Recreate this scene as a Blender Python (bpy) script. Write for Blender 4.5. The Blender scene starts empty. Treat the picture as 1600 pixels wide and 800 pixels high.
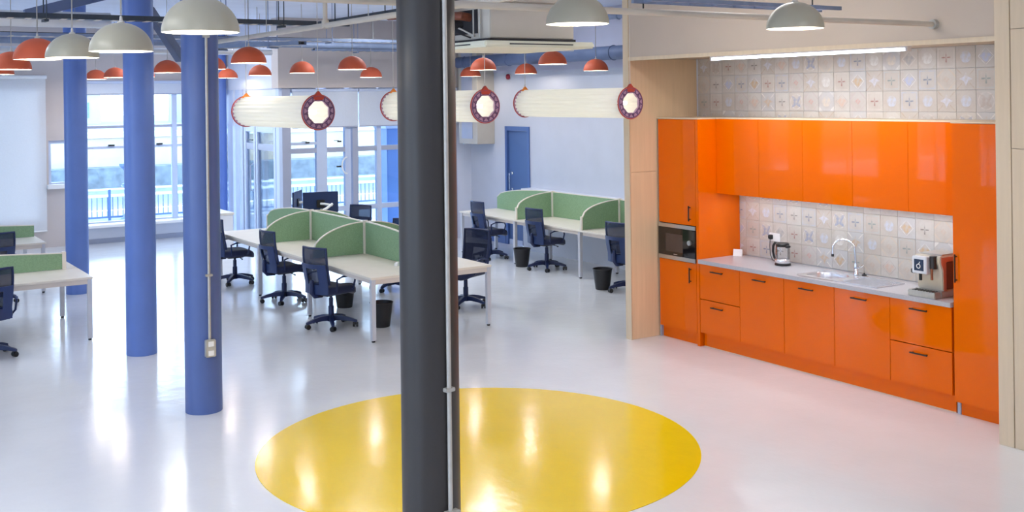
import bpy, bmesh, math, random
from mathutils import Vector, Matrix

# ------------------------------------------------------------------ camera, sky, light, exposure
sc = bpy.context.scene
C = sc.collection
random.seed(7)
PI = math.pi

H = 2.75                                   # eye height
YAW = math.atan(1114 / 1700.0)             # the kitchen wall runs along +Y, camera looks right of it
cam_d = bpy.data.cameras.new('camera')
cam_d.sensor_fit = 'HORIZONTAL'
cam_d.sensor_width = 36.0
cam_d.lens = 36.0 * 1700 / 1600
cam_d.shift_y = -(400 - 151) / 1600.0
cam_d.clip_start = 0.05
cam_d.clip_end = 400
cam = bpy.data.objects.new('camera', cam_d)
C.objects.link(cam)
cam.matrix_world = (Matrix.Translation((0, 0, H)) @ Matrix.Rotation(-YAW, 4, 'Z')
                    @ Matrix.Rotation(PI / 2, 4, 'X') @ Matrix.Rotation(-0.0125, 4, 'Z'))
sc.camera = cam

sc.view_settings.view_transform = 'Standard'
sc.view_settings.look = 'None'
sc.view_settings.gamma = 1.0
sc.view_settings.use_curve_mapping = False
sc.view_settings.exposure = 0.2
try:
    sc.cycles.use_denoising = True
    sc.cycles.max_bounces = 10
    sc.cycles.diffuse_bounces = 5
    sc.cycles.glossy_bounces = 4
    sc.cycles.transparent_max_bounces = 16
    sc.cycles.transmission_bounces = 6
    sc.cycles.sample_clamp_indirect = 6.0
    sc.cycles.caustics_reflective = False
    sc.cycles.caustics_refractive = False
except Exception:
    pass

SKY = 7.2
w = bpy.data.worlds.new('overcast_sky')
sc.world = w
w.use_nodes = True
wn = w.node_tree.nodes
wn.clear()
wo = wn.new('ShaderNodeOutputWorld')
wb = wn.new('ShaderNodeBackground')
wtc = wn.new('ShaderNodeTexCoord')
wsep = wn.new('ShaderNodeSeparateXYZ')
wr = wn.new('ShaderNodeValToRGB')
wr.color_ramp.elements[0].position = 0.0
wr.color_ramp.elements[0].color = (0.64, 0.80, 1.0, 1)
wr.color_ramp.elements[1].position = 0.6
wr.color_ramp.elements[1].color = (0.52, 0.72, 1.0, 1)
wl = w.node_tree.links
wl.new(wtc.outputs['Generated'], wsep.inputs[0])
wl.new(wsep.outputs['Z'], wr.inputs[0])
wl.new(wr.outputs[0], wb.inputs[0])
wb.inputs[1].default_value = SKY
wl.new(wb.outputs[0], wo.inputs[0])


def area_light(name, loc, size, size_y, rot, power, col=(1, 1, 1), portal=False):
    d = bpy.data.lights.new(name, 'AREA')
    d.shape = 'RECTANGLE'
    d.size = size
    d.size_y = size_y
    d.energy = power
    d.color = col
    o = bpy.data.objects.new(name, d)
    C.objects.link(o)
    o.location = loc
    o.rotation_euler = rot
    if portal:
        d.cycles.is_portal = True
    return o


# daylight portals at the glazed openings
area_light('portal_glazing', (8.95, 18.55, 1.5), 3.6, 3.0, (-PI / 2, 0, 0), 1, portal=True)
area_light('portal_bay', (5.9, 22.3, 1.75), 2.9, 2.9, (-PI / 2, 0, 0), 1, portal=True)
area_light('portal_side', (-5.25, 11.5, 1.85), 2.5, 21, (0, -PI / 2, 0), 1, portal=True)

area_light('portal_blind', (1.3, 22.3, 1.8), 5.0, 2.6, (-PI / 2, 0, 0), 1, portal=True)

# added fill lights under the slab without fixtures, warm near and cool far
for (bx_, by_, bp_) in ((0.4, 1.5, 60), (-0.6, 6.2, 62), (4.6, 1.5, 58), (6.4, 7.0, 32), (-2.4, 3.5, 60)):
    area_light('added_ceiling_fill', (bx_, by_, 4.12), 0.3, 2.4, (0, 0, 0), bp_, (1.0, 0.97, 0.94))
for (bx_, by_) in ((0.4, 13.0), (7.25, 14.6), (9.25, 14.4), (5.7, 19.0)):
    area_light('added_ceiling_fill', (bx_, by_, 4.12), 0.3, 2.4, (0, 0, 0), 46, (0.90, 0.95, 1.0))


# ------------------------------------------------------------------ materials
def lin(c):
    return tuple(((v / 255.0) / 12.92 if v / 255.0 <= 0.04045 else (((v / 255.0) + 0.055) / 1.055) ** 2.4) for v in c)


class NT:
    def __init__(self, name):
        self.m = bpy.data.materials.new(name)
        self.m.use_nodes = True
        self.t = self.m.node_tree
        self.b = self.t.nodes['Principled BSDF']
        self.out = self.t.nodes['Material Output']

    def n(self, typ, **kw):
        nd = self.t.nodes.new(typ)
        for k, v in kw.items():
            setattr(nd, k, v)
        return nd

    def put(self, sock, v):
        if isinstance(v, bpy.types.NodeSocket):
            self.t.links.new(v, sock)
        else:
            sock.default_value = v

    def math(self, op, a, b=None):
        nd = self.n('ShaderNodeMath', operation=op)
        self.put(nd.inputs[0], a)
        if b is not None:
            self.put(nd.inputs[1], b)
        return nd.outputs[0]

    def mix(self, f, a, b):
        nd = self.n('ShaderNodeMix', data_type='RGBA')
        self.put(nd.inputs[0], f)
        for s, v in ((nd.inputs[6], a), (nd.inputs[7], b)):
            self.put(s, v if isinstance(v, bpy.types.NodeSocket) else (*v[:3], 1))
        return nd.outputs[2]

    def noise(self, scale, detail=3, coord='Object', stretch=None, rough=0.5):
        tc = self.n('ShaderNodeTexCoord')
        src = tc.outputs[coord]
        if stretch:
            mp = self.n('ShaderNodeMapping')
            mp.inputs['Scale'].default_value = stretch
            self.t.links.new(src, mp.inputs[0])
            src = mp.outputs[0]
        nz = self.n('ShaderNodeTexNoise')
        nz.inputs['Scale'].default_value = scale
        nz.inputs['Detail'].default_value = detail
        nz.inputs['Roughness'].default_value = rough
        self.t.links.new(src, nz.inputs['Vector'])
        return nz.outputs['Fac']

    def ramp(self, f, p0, p1):
        nd = self.n('ShaderNodeMapRange')
        self.put(nd.inputs[0], f)
        nd.inputs[1].default_value = p0
        nd.inputs[2].default_value = p1
        return nd.outputs[0]

    def bump(self, h, strength, dist=0.01):
        nd = self.n('ShaderNodeBump')
        nd.inputs['Strength'].default_value = strength
        nd.inputs['Distance'].default_value = dist
        self.put(nd.inputs['Height'], h)
        self.t.links.new(nd.outputs[0], self.b.inputs['Normal'])


MATS = {}


def mat(name, col, rough=0.5, metal=0.0, coat=0.0, var=0.06, scale=6.0, bump=0.0, bscale=40, emit=None, estr=0.0,
        spec=0.5, stretch=None, sheen=0.0):
    """principled paint / plastic / metal with a little procedural variation"""
    if name in MATS:
        return MATS[name]
    k = NT(name)
    c = lin(col)
    if var > 0:
        f = k.noise(scale, 4, stretch=stretch)
        lo = tuple(v * (1 - var) for v in c)
        hi = tuple(min(1, v * (1 + var)) for v in c)
        k.put(k.b.inputs['Base Color'], k.mix(k.ramp(f, 0.3, 0.7), lo, hi))
    else:
        k.b.inputs['Base Color'].default_value = (*c, 1)
    k.b.inputs['Roughness'].default_value = rough
    k.b.inputs['Metallic'].default_value = metal
    k.b.inputs['Specular IOR Level'].default_value = spec
    k.b.inputs['Coat Weight'].default_value = coat
    k.b.inputs['Coat Roughness'].default_value = 0.04
    if sheen:
        k.b.inputs['Sheen Weight'].default_value = sheen
    if bump > 0:
        k.bump(k.noise(bscale, 3, stretch=stretch), bump)
    if emit:
        k.b.inputs['Emission Color'].default_value = (*lin(emit), 1)
        k.b.inputs['Emission Strength'].default_value = estr
    MATS[name] = k.m
    return k.m


def emission(name, col, strength):
    k = NT(name)
    e = k.n('ShaderNodeEmission')
    e.inputs[0].default_value = (*lin(col), 1)
    e.inputs[1].default_value = strength
    k.t.links.new(e.outputs[0], k.out.inputs[0])
    MATS[name] = k.m
    return k.m


def glass_pane(name, tint=(0.93, 0.97, 1.0), refl=0.08):
    k = NT(name)
    tr = k.n('ShaderNodeBsdfTransparent')
    tr.inputs[0].default_value = (*tint, 1)
    gl = k.n('ShaderNodeBsdfGlossy')
    gl.inputs['Roughness'].default_value = 0.02
    mx = k.n('ShaderNodeMixShader')
    fr = k.n('ShaderNodeFresnel')
    fr.inputs[0].default_value = 1.45
    k.put(mx.inputs[0], k.math('MULTIPLY', fr.outputs[0], 0.8) if refl else 0.0)
    k.t.links.new(tr.outputs[0], mx.inputs[1])
    k.t.links.new(gl.outputs[0], mx.inputs[2])
    k.t.links.new(mx.outputs[0], k.out.inputs[0])
    MATS[name] = k.m
    return k.m


def floor_material(name, col, rough):
    k = NT(name)
    c = lin(col)
    f = k.noise(0.9, 4)
    k.put(k.b.inputs['Base Color'], k.mix(k.ramp(f, 0.3, 0.7), tuple(v * 0.96 for v in c), tuple(min(1, v * 1.03) for v in c)))
    r = k.noise(2.2, 3)
    mr = k.n('ShaderNodeMapRange')
    k.put(mr.inputs[0], r)
    mr.inputs[3].default_value = rough * 0.7
    mr.inputs[4].default_value = rough * 1.4
    k.put(k.b.inputs['Roughness'], mr.outputs[0])
    k.b.inputs['Specular IOR Level'].default_value = 0.40
    k.b.inputs['Coat Weight'].default_value = 0.05
    k.b.inputs['Coat Roughness'].default_value = 0.10
    h = k.math('ADD', k.noise(3.2, 2), k.math('ADD', k.math('MULTIPLY', k.noise(14, 2, stretch=(1.5, 0.7, 1)), 0.30), k.math('MULTIPLY', k.noise(38, 2), 0.05)))
    k.bump(h, 0.22, 0.012)
    MATS[name] = k.m
    return k.m


def plywood(name, col, axis=2):
    k = NT(name)
    c = lin(col)
    st = [9, 9, 9]
    st[axis] = 0.5
    f = k.noise(2.0, 6, stretch=tuple(st), rough=0.6)
    g = k.noise(0.8, 2)
    a = k.mix(k.ramp(f, 0.25, 0.75), tuple(v * 0.9 for v in c), tuple(min(1, v * 1.06) for v in c))
    k.put(k.b.inputs['Base Color'], k.mix(k.math('MULTIPLY', g, 0.15), a, tuple(v * 0.8 for v in c)))
    k.b.inputs['Roughness'].default_value = 0.42
    MATS[name] = k.m
    return k.m


def tile_material(name, motif, base, ink, ink2):
    k = NT(name)
    tc = k.n('ShaderNodeTexCoord')
    sp = k.n('ShaderNodeSeparateXYZ')
    k.t.links.new(tc.outputs['Generated'], sp.inputs[0])
    u = k.math('ABSOLUTE', k.math('SUBTRACT', sp.outputs[1], 0.5))
    v = k.math('ABSOLUTE', k.math('SUBTRACT', sp.outputs[2], 0.5))
    mx = k.math('MAXIMUM', u, v)
    mn = k.math('MINIMUM', u, v)
    sm = k.math('ADD', u, v)

    def lt(a, b):
        return k.math('LESS_THAN', a, b)

    def gt(a, b):
        return k.math('GREATER_THAN', a, b)

    def mul(a, b):
        return k.math('MULTIPLY', a, b)
    r2 = k.math('SQRT', k.math('ADD', mul(u, u), mul(v, v)))
    frame = mul(gt(mx, 0.38), lt(mx, 0.44))
    if motif == 'cross':
        m1 = mul(lt(mn, 0.034), lt(mx, 0.23))
        m2 = frame
    elif motif == 'diamond':
        m1 = lt(sm, 0.30)
        m2 = mul(gt(sm, 0.36), lt(sm, 0.40))
    elif motif == 'star':
        m1 = lt(k.math('ADD', mx, mul(mn, 2.2)), 0.34)
        m2 = mul(lt(k.math('ABSOLUTE', k.math('SUBTRACT', u, v)), 0.035), gt(mx, 0.2))
    elif motif == 'flower':
        m1 = mul(lt(r2, k.math('ADD', 0.16, mul(mn, 0.9))), gt(r2, 0.05))
        m2 = mul(gt(r2, 0.36), lt(r2, 0.41))
    elif motif == 'disc':
        m1 = lt(r2, 0.27)
        m2 = gt(sm, 0.72)
    else:                                  # corner leaves
        m1 = mul(gt(sm, 0.55), lt(sm, 0.66))
        m2 = lt(sm, 0.16)
    wear = k.ramp(k.noise(26, 4), 0.28, 0.62)
    blot = k.noise(5, 3)
    b = lin(base)
    colr = k.mix(k.ramp(blot, 0.3, 0.7), tuple(x * 0.9 for x in b), b)
    colr = k.mix(k.math('MULTIPLY', k.ramp(k.noise(9, 4), 0.45, 0.7), 0.35), colr, lin((168, 150, 136)))
    colr = k.mix(mul(mul(m2, wear), 0.8), colr, lin(ink2))
    colr = k.mix(mul(mul(m1, wear), 0.88), colr, lin(ink))
    k.put(k.b.inputs['Base Color'], colr)
    k.b.inputs['Roughness'].default_value = 0.35
    MATS[name] = k.m
    return k.m


M_floor = floor_material('white_epoxy', (222, 224, 227), 0.15)
M_yellow = floor_material('yellow_epoxy', (242, 205, 0), 0.14)
M_white = mat('white_wall_paint', (218, 222, 234), 0.6, var=0.03, scale=2)
M_rwall = mat('cool_white_wall_paint', (198, 202, 214), 0.6, var=0.03, scale=2)
M_lilac = mat('lilac_wall_tone', (196, 196, 214), 0.6, var=0.03, scale=2)  # upper right wall, more lilac than the wall below
M_greige = mat('greige_wall_paint', (198, 188, 184), 0.6, var=0.04, scale=1.5)
M_kitwall = mat('warm_beige_paint', (194, 178, 162), 0.6, var=0.03, scale=1.5)
M_ceil = mat('white_slab', (226, 234, 250), 0.7, var=0.04, scale=2)
M_ply = plywood('birch_plywood', (220, 192, 156), 2)
M_plypale = plywood('pale_plywood', (216, 196, 168), 2)
M_charcoal = mat('charcoal_paint', (46, 43, 42), 0.42, var=0.05, scale=5)
M_navy = mat('slate_blue_paint_with_glare', (78, 100, 156), 0.36, var=0.05, scale=3)  # window glare on the socketed column is put into this blue
M_navy2 = mat('mid_blue_paint_with_glare', (92, 121, 190), 0.36, var=0.05, scale=3)  # paler blue: window glare over the farther columns is mixed into the colour
M_galv = mat('galvanised_steel', (186, 184, 178), 0.4, metal=0.35, var=0.06, scale=20)
M_orange = mat('orange_gloss_lacquer', (226, 101, 0), 0.035, var=0.015, scale=1.5, spec=0.3)
M_orange_body = mat('orange_board', (226, 104, 0), 0.4, var=0.03, scale=3)
M_black = mat('black_plastic', (20, 20, 22), 0.4, var=0.08, scale=20)
M_blackmetal = mat('black_bar_metal', (34, 28, 26), 0.35, var=0.05, scale=20)
M_blackglass = mat('black_glass', (22, 18, 18), 0.05, var=0.0, coat=0.5)
M_steel = mat('brushed_steel', (196, 192, 186), 0.28, metal=0.9, var=0.06, scale=8, stretch=(1, 30, 1))
M_sink = mat('pale_steel', (228, 228, 232), 0.22, metal=0.75, var=0.04, scale=8)
M_chrome = mat('chrome', (225, 228, 232), 0.06, metal=1.0, var=0.0)
M_work = mat('grey_worktop', (176, 176, 182), 0.3, var=0.07, scale=60, coat=0.1)
M_white_plastic = mat('white_plastic', (236, 236, 236), 0.35, var=0.0)
M_desk = mat('cream_desk_laminate', (232, 224, 210), 0.4, var=0.03, scale=4)
M_desk_edge = mat('beige_desk_frame', (214, 204, 194), 0.4, var=0.03, scale=4)
M_leg = mat('pale_grey_leg', (198, 200, 208), 0.35, var=0.03, scale=6)
M_green = mat('green_fabric', (134, 166, 130), 0.9, var=0.1, scale=60, bump=0.15, bscale=300)
M_chair = mat('navy_seat_fabric', (17, 31, 70), 0.8, var=0.15, scale=60, bump=0.2, bscale=200, sheen=0.25)
M_chair_p = mat('navy_chair_plastic', (20, 36, 80), 0.42, var=0.08, scale=10)
M_chair_s = mat('slate_chair_shell', (32, 52, 98), 0.45, var=0.08, scale=10)
M_terra = mat('terracotta_enamel', (208, 92, 56), 0.6, var=0.05, scale=4)
M_terra2 = mat('red_lacquer', (176, 58, 40), 0.4, var=0.08, scale=8)
M_purple = mat('plum_fretwork', (98, 66, 104), 0.5, var=0.15, scale=30)
M_lav = mat('lavender_ring', (172, 136, 160), 0.5, var=0.1, scale=20)
M_tab = mat('orange_tab', (255, 150, 50), 0.5, var=0.05)
M_grey = mat('stone_grey_enamel', (172, 166, 146), 0.35, var=0.03, scale=3)
M_shadein = mat('white_enamel', (250, 246, 236), 0.5, var=0.0)
M_bulb = emission('warm_bulb', (255, 238, 214), 22)
M_led = emission('cool_led', (236, 240, 255), 8)
M_tubebulb = emission('lamp_tube', (255, 253, 246), 5)
M_cord = mat('pale_cord', (205, 200, 192), 0.6, var=0.0)
M_pipe = mat('cream_pipe', (206, 196, 182), 0.45, var=0.05, scale=4)
M_tray = mat('dark_cable_tray', (58, 66, 76), 0.5, metal=0.3, var=0.15, scale=12)
M_bluetray = mat('blue_grey_steel', (128, 142, 170), 0.5, metal=0.1, var=0.12, scale=8)
M_bluedk = mat('dusty_blue_steel', (92, 106, 138), 0.5, var=0.08, scale=6)
M_duct = mat('spiral_duct', (214, 214, 216), 0.3, metal=0.4, var=0.06, scale=6)
M_acbody = mat('ac_casing', (206, 198, 186), 0.5, var=0.04, scale=3)
M_acpanel = mat('ac_panel', (238, 236, 216), 0.45, var=0.03, scale=3)
M_copper = mat('copper_lagging', (120, 62, 40), 0.5, var=0.2, scale=20)
M_dark = mat('dark_gap', (40, 38, 42), 0.6, var=0.0)
M_frame = mat('pale_blue_frame', (196, 208, 232), 0.4, var=0.03, scale=4)
M_frame_g = mat('grey_frame', (166, 172, 192), 0.4, var=0.03, scale=4)
M_blind = mat('pale_roller_blind', (196, 210, 232), 0.8, var=0.03, scale=10)
M_bluedoor = mat('blue_door_paint', (70, 98, 148), 0.35, var=0.04, scale=3)
M_pillar = mat('sky_blue_pillar_paint', (104, 142, 200), 0.4, var=0.04, scale=3)
M_blueframe = mat('blue_frame_paint', (72, 100, 156), 0.35, var=0.04, scale=3)
M_glass = glass_pane('clear_glass')
M_bin = mat('black_bin_plastic', (30, 30, 34), 0.5, var=0.1, scale=30)
M_red = mat('red_alarm', (150, 32, 48), 0.4, var=0.05)
M_boxgrey = mat('grey_box_paint', (188, 182, 172), 0.5, var=0.03)
M_screen = mat('navy_monitor', (30, 46, 88), 0.3, var=0.05)
# outdoors
M_pave = mat('pale_paving', (124, 134, 148), 0.8, var=0.1, scale=0.8)
M_water = mat('canal_water', (150, 160, 172), 0.08, var=0.1, scale=0.3, bump=0.2, bscale=2)
M_stone = mat('pale_stone', (176, 164, 146), 0.8, var=0.12, scale=0.5)
M_coping = mat('white_coping', (226, 226, 222), 0.7, var=0.05, scale=0.5)
M_rail = mat('blue_rail', (70, 92, 130), 0.5, var=0.05)
M_railw = mat('white_rail', (226, 230, 236), 0.5, var=0.03)
M_hedge = mat('blue_green_hedge', (104, 112, 118), 0.9, var=0.3, scale=2)
M_farb = mat('far_render', (176, 186, 200), 0.8, var=0.1, scale=0.2)
M_farb2 = mat('far_brick', (160, 160, 176), 0.8, var=0.1, scale=0.3)
M_farglass = mat('far_window', (110, 136, 180), 0.2, var=0.05)


def mesh_fabric():
    """fine open weave of the chair backs: partly see-through"""
    k = NT('navy_chair_mesh')
    tr = k.n('ShaderNodeBsdfTransparent')
    mx = k.n('ShaderNodeMixShader')
    f = k.noise(60, 2)
    mr = k.n('ShaderNodeMapRange')
    k.put(mr.inputs[0], f)
    mr.inputs[3].default_value = 0.60
    mr.inputs[4].default_value = 0.80
    k.b.inputs['Base Color'].default_value = (*lin((24, 38, 74)), 1)
    k.b.inputs['Roughness'].default_value = 0.7
    k.put(mx.inputs[0], mr.outputs[0])
    k.t.links.new(tr.outputs[0], mx.inputs[1])
    k.t.links.new(k.b.outputs[0], mx.inputs[2])
    k.t.links.new(mx.outputs[0], k.out.inputs[0])
    return k.m


def shade_fabric():
    """pleated lamp fabric that lets its tube's light through"""
    k = NT('pleated_lamp_fabric')
    tl = k.n('ShaderNodeBsdfTranslucent')
    tl.inputs[0].default_value = (0.95, 0.93, 0.84, 1)
    df = k.n('ShaderNodeBsdfDiffuse')
    df.inputs[0].default_value = (0.86, 0.85, 0.78, 1)
    mx = k.n('ShaderNodeMixShader')
    mx.inputs[0].default_value = 0.72
    k.t.links.new(tl.outputs[0], mx.inputs[1])
    k.t.links.new(df.outputs[0], mx.inputs[2])
    k.t.links.new(mx.outputs[0], k.out.inputs[0])
    return k.m


def kettle_glass():
    k = NT('smoky_kettle_glass')
    tr = k.n('ShaderNodeBsdfTransparent')
    tr.inputs[0].default_value = (0.965, 0.97, 0.975, 1)
    gl = k.n('ShaderNodeBsdfGlossy')
    gl.inputs['Roughness'].default_value = 0.03
    mx = k.n('ShaderNodeMixShader')
    fr = k.n('ShaderNodeFresnel')
    k.put(mx.inputs[0], k.math('MULTIPLY', fr.outputs[0], 0.7))
    k.t.links.new(tr.outputs[0], mx.inputs[1])
    k.t.links.new(gl.outputs[0], mx.inputs[2])
    k.t.links.new(mx.outputs[0], k.out.inputs[0])
    return k.m


def blind_cloth(name, col, t):
    """woven roller cloth that lets some daylight through"""
    k = NT(name)
    tl = k.n('ShaderNodeBsdfTranslucent')
    tl.inputs[0].default_value = (0.96, 0.92, 0.88, 1)
    df = k.n('ShaderNodeBsdfDiffuse')
    c = lin(col)
    k.put(df.inputs[0], k.mix(k.ramp(k.noise(40, 2), 0.3, 0.7), tuple(v * 0.96 for v in c), c))
    mx = k.n('ShaderNodeMixShader')
    mx.inputs[0].default_value = 1 - t
    k.t.links.new(tl.outputs[0], mx.inputs[1])
    k.t.links.new(df.outputs[0], mx.inputs[2])
    k.t.links.new(mx.outputs[0], k.out.inputs[0])
    return k.m


M_blind = blind_cloth('pale_roller_cloth', (214, 222, 236), 0.14)
M_screencloth = blind_cloth('white_roller_cloth', (236, 238, 242), 0.30)
M_mesh = mesh_fabric()
M_shade = shade_fabric()
M_kglass = kettle_glass()


# ------------------------------------------------------------------ mesh helpers
class MB:
    def __init__(self):
        self.v = []
        self.f = []

    def add(self, vs, fs):
        o = len(self.v)
        self.v += [tuple(p) for p in vs]
        self.f += [tuple(i + o for i in f) for f in fs]
        return self

    def box(self, a, b):
        (x0, y0, z0), (x1, y1, z1) = a, b
        x0, x1 = min(x0, x1), max(x0, x1)
        y0, y1 = min(y0, y1), max(y0, y1)
        z0, z1 = min(z0, z1), max(z0, z1)
        vs = [(x0, y0, z0), (x1, y0, z0), (x1, y1, z0), (x0, y1, z0), (x0, y0, z1), (x1, y0, z1), (x1, y1, z1), (x0, y1, z1)]
        return self.add(vs, [(0, 3, 2, 1), (4, 5, 6, 7), (0, 1, 5, 4), (1, 2, 6, 5), (2, 3, 7, 6), (3, 0, 4, 7)])

    def bar(self, p, q, wd, ht, up=(0, 0, 1)):
        """rectangular bar from p to q"""
        p, q = Vector(p), Vector(q)
        d = (q - p).normalized()
        u = Vector(up)
        if abs(d.dot(u)) > 0.98:
            u = Vector((1, 0, 0))
        s = d.cross(u).normalized() * wd / 2
        t = s.cross(d).normalized() * ht / 2
        vs = [p - s - t, p + s - t, p + s + t, p - s + t, q - s - t, q + s - t, q + s + t, q - s + t]
        return self.add(vs, [(0, 1, 2, 3), (7, 6, 5, 4), (0, 4, 5, 1), (1, 5, 6, 2), (2, 6, 7, 3), (3, 7, 4, 0)])

    def tube(self, pts, r, n=10, caps=True, closed=False):
        pts = [Vector(p) for p in pts]
        rs = r if isinstance(r, (list, tuple)) else [r] * len(pts)
        rings = []
        up = None
        m = len(pts)
        for i, p in enumerate(pts):
            if closed:
                d = pts[(i + 1) % m] - pts[(i - 1) % m]
            else:
                d = pts[min(i + 1, m - 1)] - pts[max(i - 1, 0)]
            d.normalize()
            if up is None:
                up = Vector((0, 0, 1)) if abs(d.z) < 0.9 else Vector((1, 0, 0))
            s = d.cross(up).normalized()
            up = s.cross(d).normalized()
            rings.append([p + (s * math.cos(2 * PI * k / n) + up * math.sin(2 * PI * k / n)) * rs[i] for k in range(n)])
        vs = [x for ring in rings for x in ring]
        fs = []
        for i in range(m if closed else m - 1):
            a, b = i * n, ((i + 1) % m) * n
            for k in range(n):
                fs.append((a + k, a + (k + 1) % n, b + (k + 1) % n, b + k))
        if caps and not closed:
            fs.append(tuple(range(n - 1, -1, -1)))
            fs.append(tuple((m - 1) * n + k for k in range(n)))
        return self.add(vs, fs)

    def cyl(self, p, q, r, r2=None, n=20, caps=True):
        return self.tube([p, q], [r, r if r2 is None else r2], n, caps)

    def lathe(self, prof, n=32, c=(0, 0, 0)):
        vs, fs = [], []
        m = len(prof)
        for (r, z) in prof:
            for k in range(n):
                a = 2 * PI * k / n
                vs.append((c[0] + r * math.cos(a), c[1] + r * math.sin(a), c[2] + z))
        for i in range(m - 1):
            for k in range(n):
                fs.append((i * n + k, i * n + (k + 1) % n, (i + 1) * n + (k + 1) % n, (i + 1) * n + k))
        return self.add(vs, fs)

    def loft(self, loops, caps=True):
        n = len(loops[0])
        vs = [p for l in loops for p in l]
        fs = []
        for i in range(len(loops) - 1):
            for k in range(n):
                fs.append((i * n + k, i * n + (k + 1) % n, (i + 1) * n + (k + 1) % n, (i + 1) * n + k))
        if caps:
            fs.append(tuple(range(n - 1, -1, -1)))
            fs.append(tuple((len(loops) - 1) * n + k for k in range(n)))
        return self.add(vs, fs)

    def prism(self, poly, a0, a1, axis='x'):
        """extrude a 2D polygon along an axis; poly gives the two other coordinates in order"""
        def P(p, a):
            if axis == 'x':
                return (a, p[0], p[1])
            if axis == 'y':
                return (p[0], a, p[1])
            return (p[0], p[1], a)
        n = len(poly)
        vs = [P(p, a0) for p in poly] + [P(p, a1) for p in poly]
        fs = [tuple(range(n - 1, -1, -1)), tuple(range(n, 2 * n))]
        for k in range(n):
            fs.append((k, (k + 1) % n, n + (k + 1) % n, n + k))
        return self.add(vs, fs)

    def grid(self, fn, nu, nv):
        vs = [fn(i / nu, j / nv) for j in range(nv + 1) for i in range(nu + 1)]
        fs = []
        for j in range(nv):
            for i in range(nu):
                a = j * (nu + 1) + i
                fs.append((a, a + 1, a + nu + 2, a + nu + 1))
        return self.add(vs, fs)

    def slab(self, fn, nu, nv, off):
        """closed thin slab: a grid and its offset copy"""
        o = len(self.v)
        off = Vector(off)
        A = [Vector(fn(i / nu, j / nv)) for j in range(nv + 1) for i in range(nu + 1)]
        B = [p + off for p in A]
        n = len(A)
        fs = []
        W = nu + 1
        for j in range(nv):
            for i in range(nu):
                a = j * W + i
                fs.append((a, a + 1, a + W + 1, a + W))
                fs.append((n + a, n + a + W, n + a + W + 1, n + a + 1))
        edge = [i for i in range(W)] + [j * W + nu for j in range(1, nv + 1)] + [nv * W + i for i in range(nu - 1, -1, -1)] + [j * W for j in range(nv - 1, 0, -1)]
        for k in range(len(edge)):
            a, b = edge[k], edge[(k + 1) % len(edge)]
            fs.append((a, n + a, n + b, b))
        return self.add(A + B, fs)

    def build(self, name, m, parent=None, smooth=40, bevel=0.0, seg=2):
        me = bpy.data.meshes.new(name)
        bm = bmesh.new()
        vs = [bm.verts.new(p) for p in self.v]
        for f in self.f:
            try:
                bm.faces.new([vs[i] for i in f])
            except ValueError:
                pass
        bmesh.ops.recalc_face_normals(bm, faces=bm.faces)
        if bevel > 0:
            es = [e for e in bm.edges if len(e.link_faces) == 2 and e.calc_face_angle(0) > 0.6]
            bmesh.ops.bevel(bm, geom=es, offset=bevel, segments=seg, affect='EDGES', clamp_overlap=True)
        bm.to_mesh(me)
        bm.free()
        if smooth:
            me.shade_smooth()
            me.set_sharp_from_angle(angle=math.radians(smooth))
        me.materials.append(m)
        o = bpy.data.objects.new(name, me)
        C.objects.link(o)
        if parent is not None:
            o.parent = parent
        return o


def B(a, b):
    return MB().box(a, b)


def tag(o, label=None, cat=None, group=None, kind=None):
    if label:
        o['label'] = label
    if cat:
        o['category'] = cat
    if group:
        o['group'] = group
    if kind:
        o['kind'] = kind
    return o


def thing(name, label, cat, loc=(0, 0, 0), rz=0.0, group=None):
    o = bpy.data.objects.new(name, None)
    o.empty_display_size = 0.1
    C.objects.link(o)
    o.location = loc
    o.rotation_euler = (0, 0, rz)
    return tag(o, label, cat, group)


def struct(name, mb, m, parent=None, **kw):
    o = mb.build(name, m, parent, **kw)
    if parent is None:
        o['kind'] = 'structure'
    return o


def struct_root(name, loc=(0, 0, 0)):
    o = bpy.data.objects.new(name, None)
    C.objects.link(o)
    o.location = loc
    o['kind'] = 'structure'
    return o


def copy_tree(o, parent=None):
    c = o.copy()
    C.objects.link(c)
    if parent is not None:
        c.parent = parent
    for ch in list(o.children):
        copy_tree(ch, c)
    return c


def rrect(w_, h_, r, n=5):
    pts = []
    for (sx, sy, a0) in ((1, 1, 0), (-1, 1, PI / 2), (-1, -1, PI), (1, -1, 1.5 * PI)):
        for k in range(n + 1):
            a = a0 + PI / 2 * k / n
            pts.append((sx * (w_ / 2 - r) + r * math.cos(a), sy * (h_ / 2 - r) + r * math.sin(a)))
    return pts


# ------------------------------------------------------------------ the room shell
CEIL = 4.2
XL, XR, YB, YF = -5.2, 11.05, 22.1, -3.0
struct('floor', B((XL - 0.3, YF - 0.2, -0.12), (XR + 0.3, YB + 0.25, 0)), M_floor, smooth=0)
d = MB()
d.lathe([(0, 0.0), (1.72, 0.0), (1.72, 0.003), (0, 0.003)], 128, (0, 0, 0))
circ = d.build('floor_circle', M_yellow)
circ.location = (4.45, 7.32, 0.0005)
tag(circ, 'big glossy yellow circle painted on the white floor around the dark column', 'floor marking')

struct('ceiling', B((XL - 0.3, YF - 0.2, CEIL), (XR + 0.3, YB + 0.25, CEIL + 0.2)), M_ceil, smooth=0)
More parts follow.
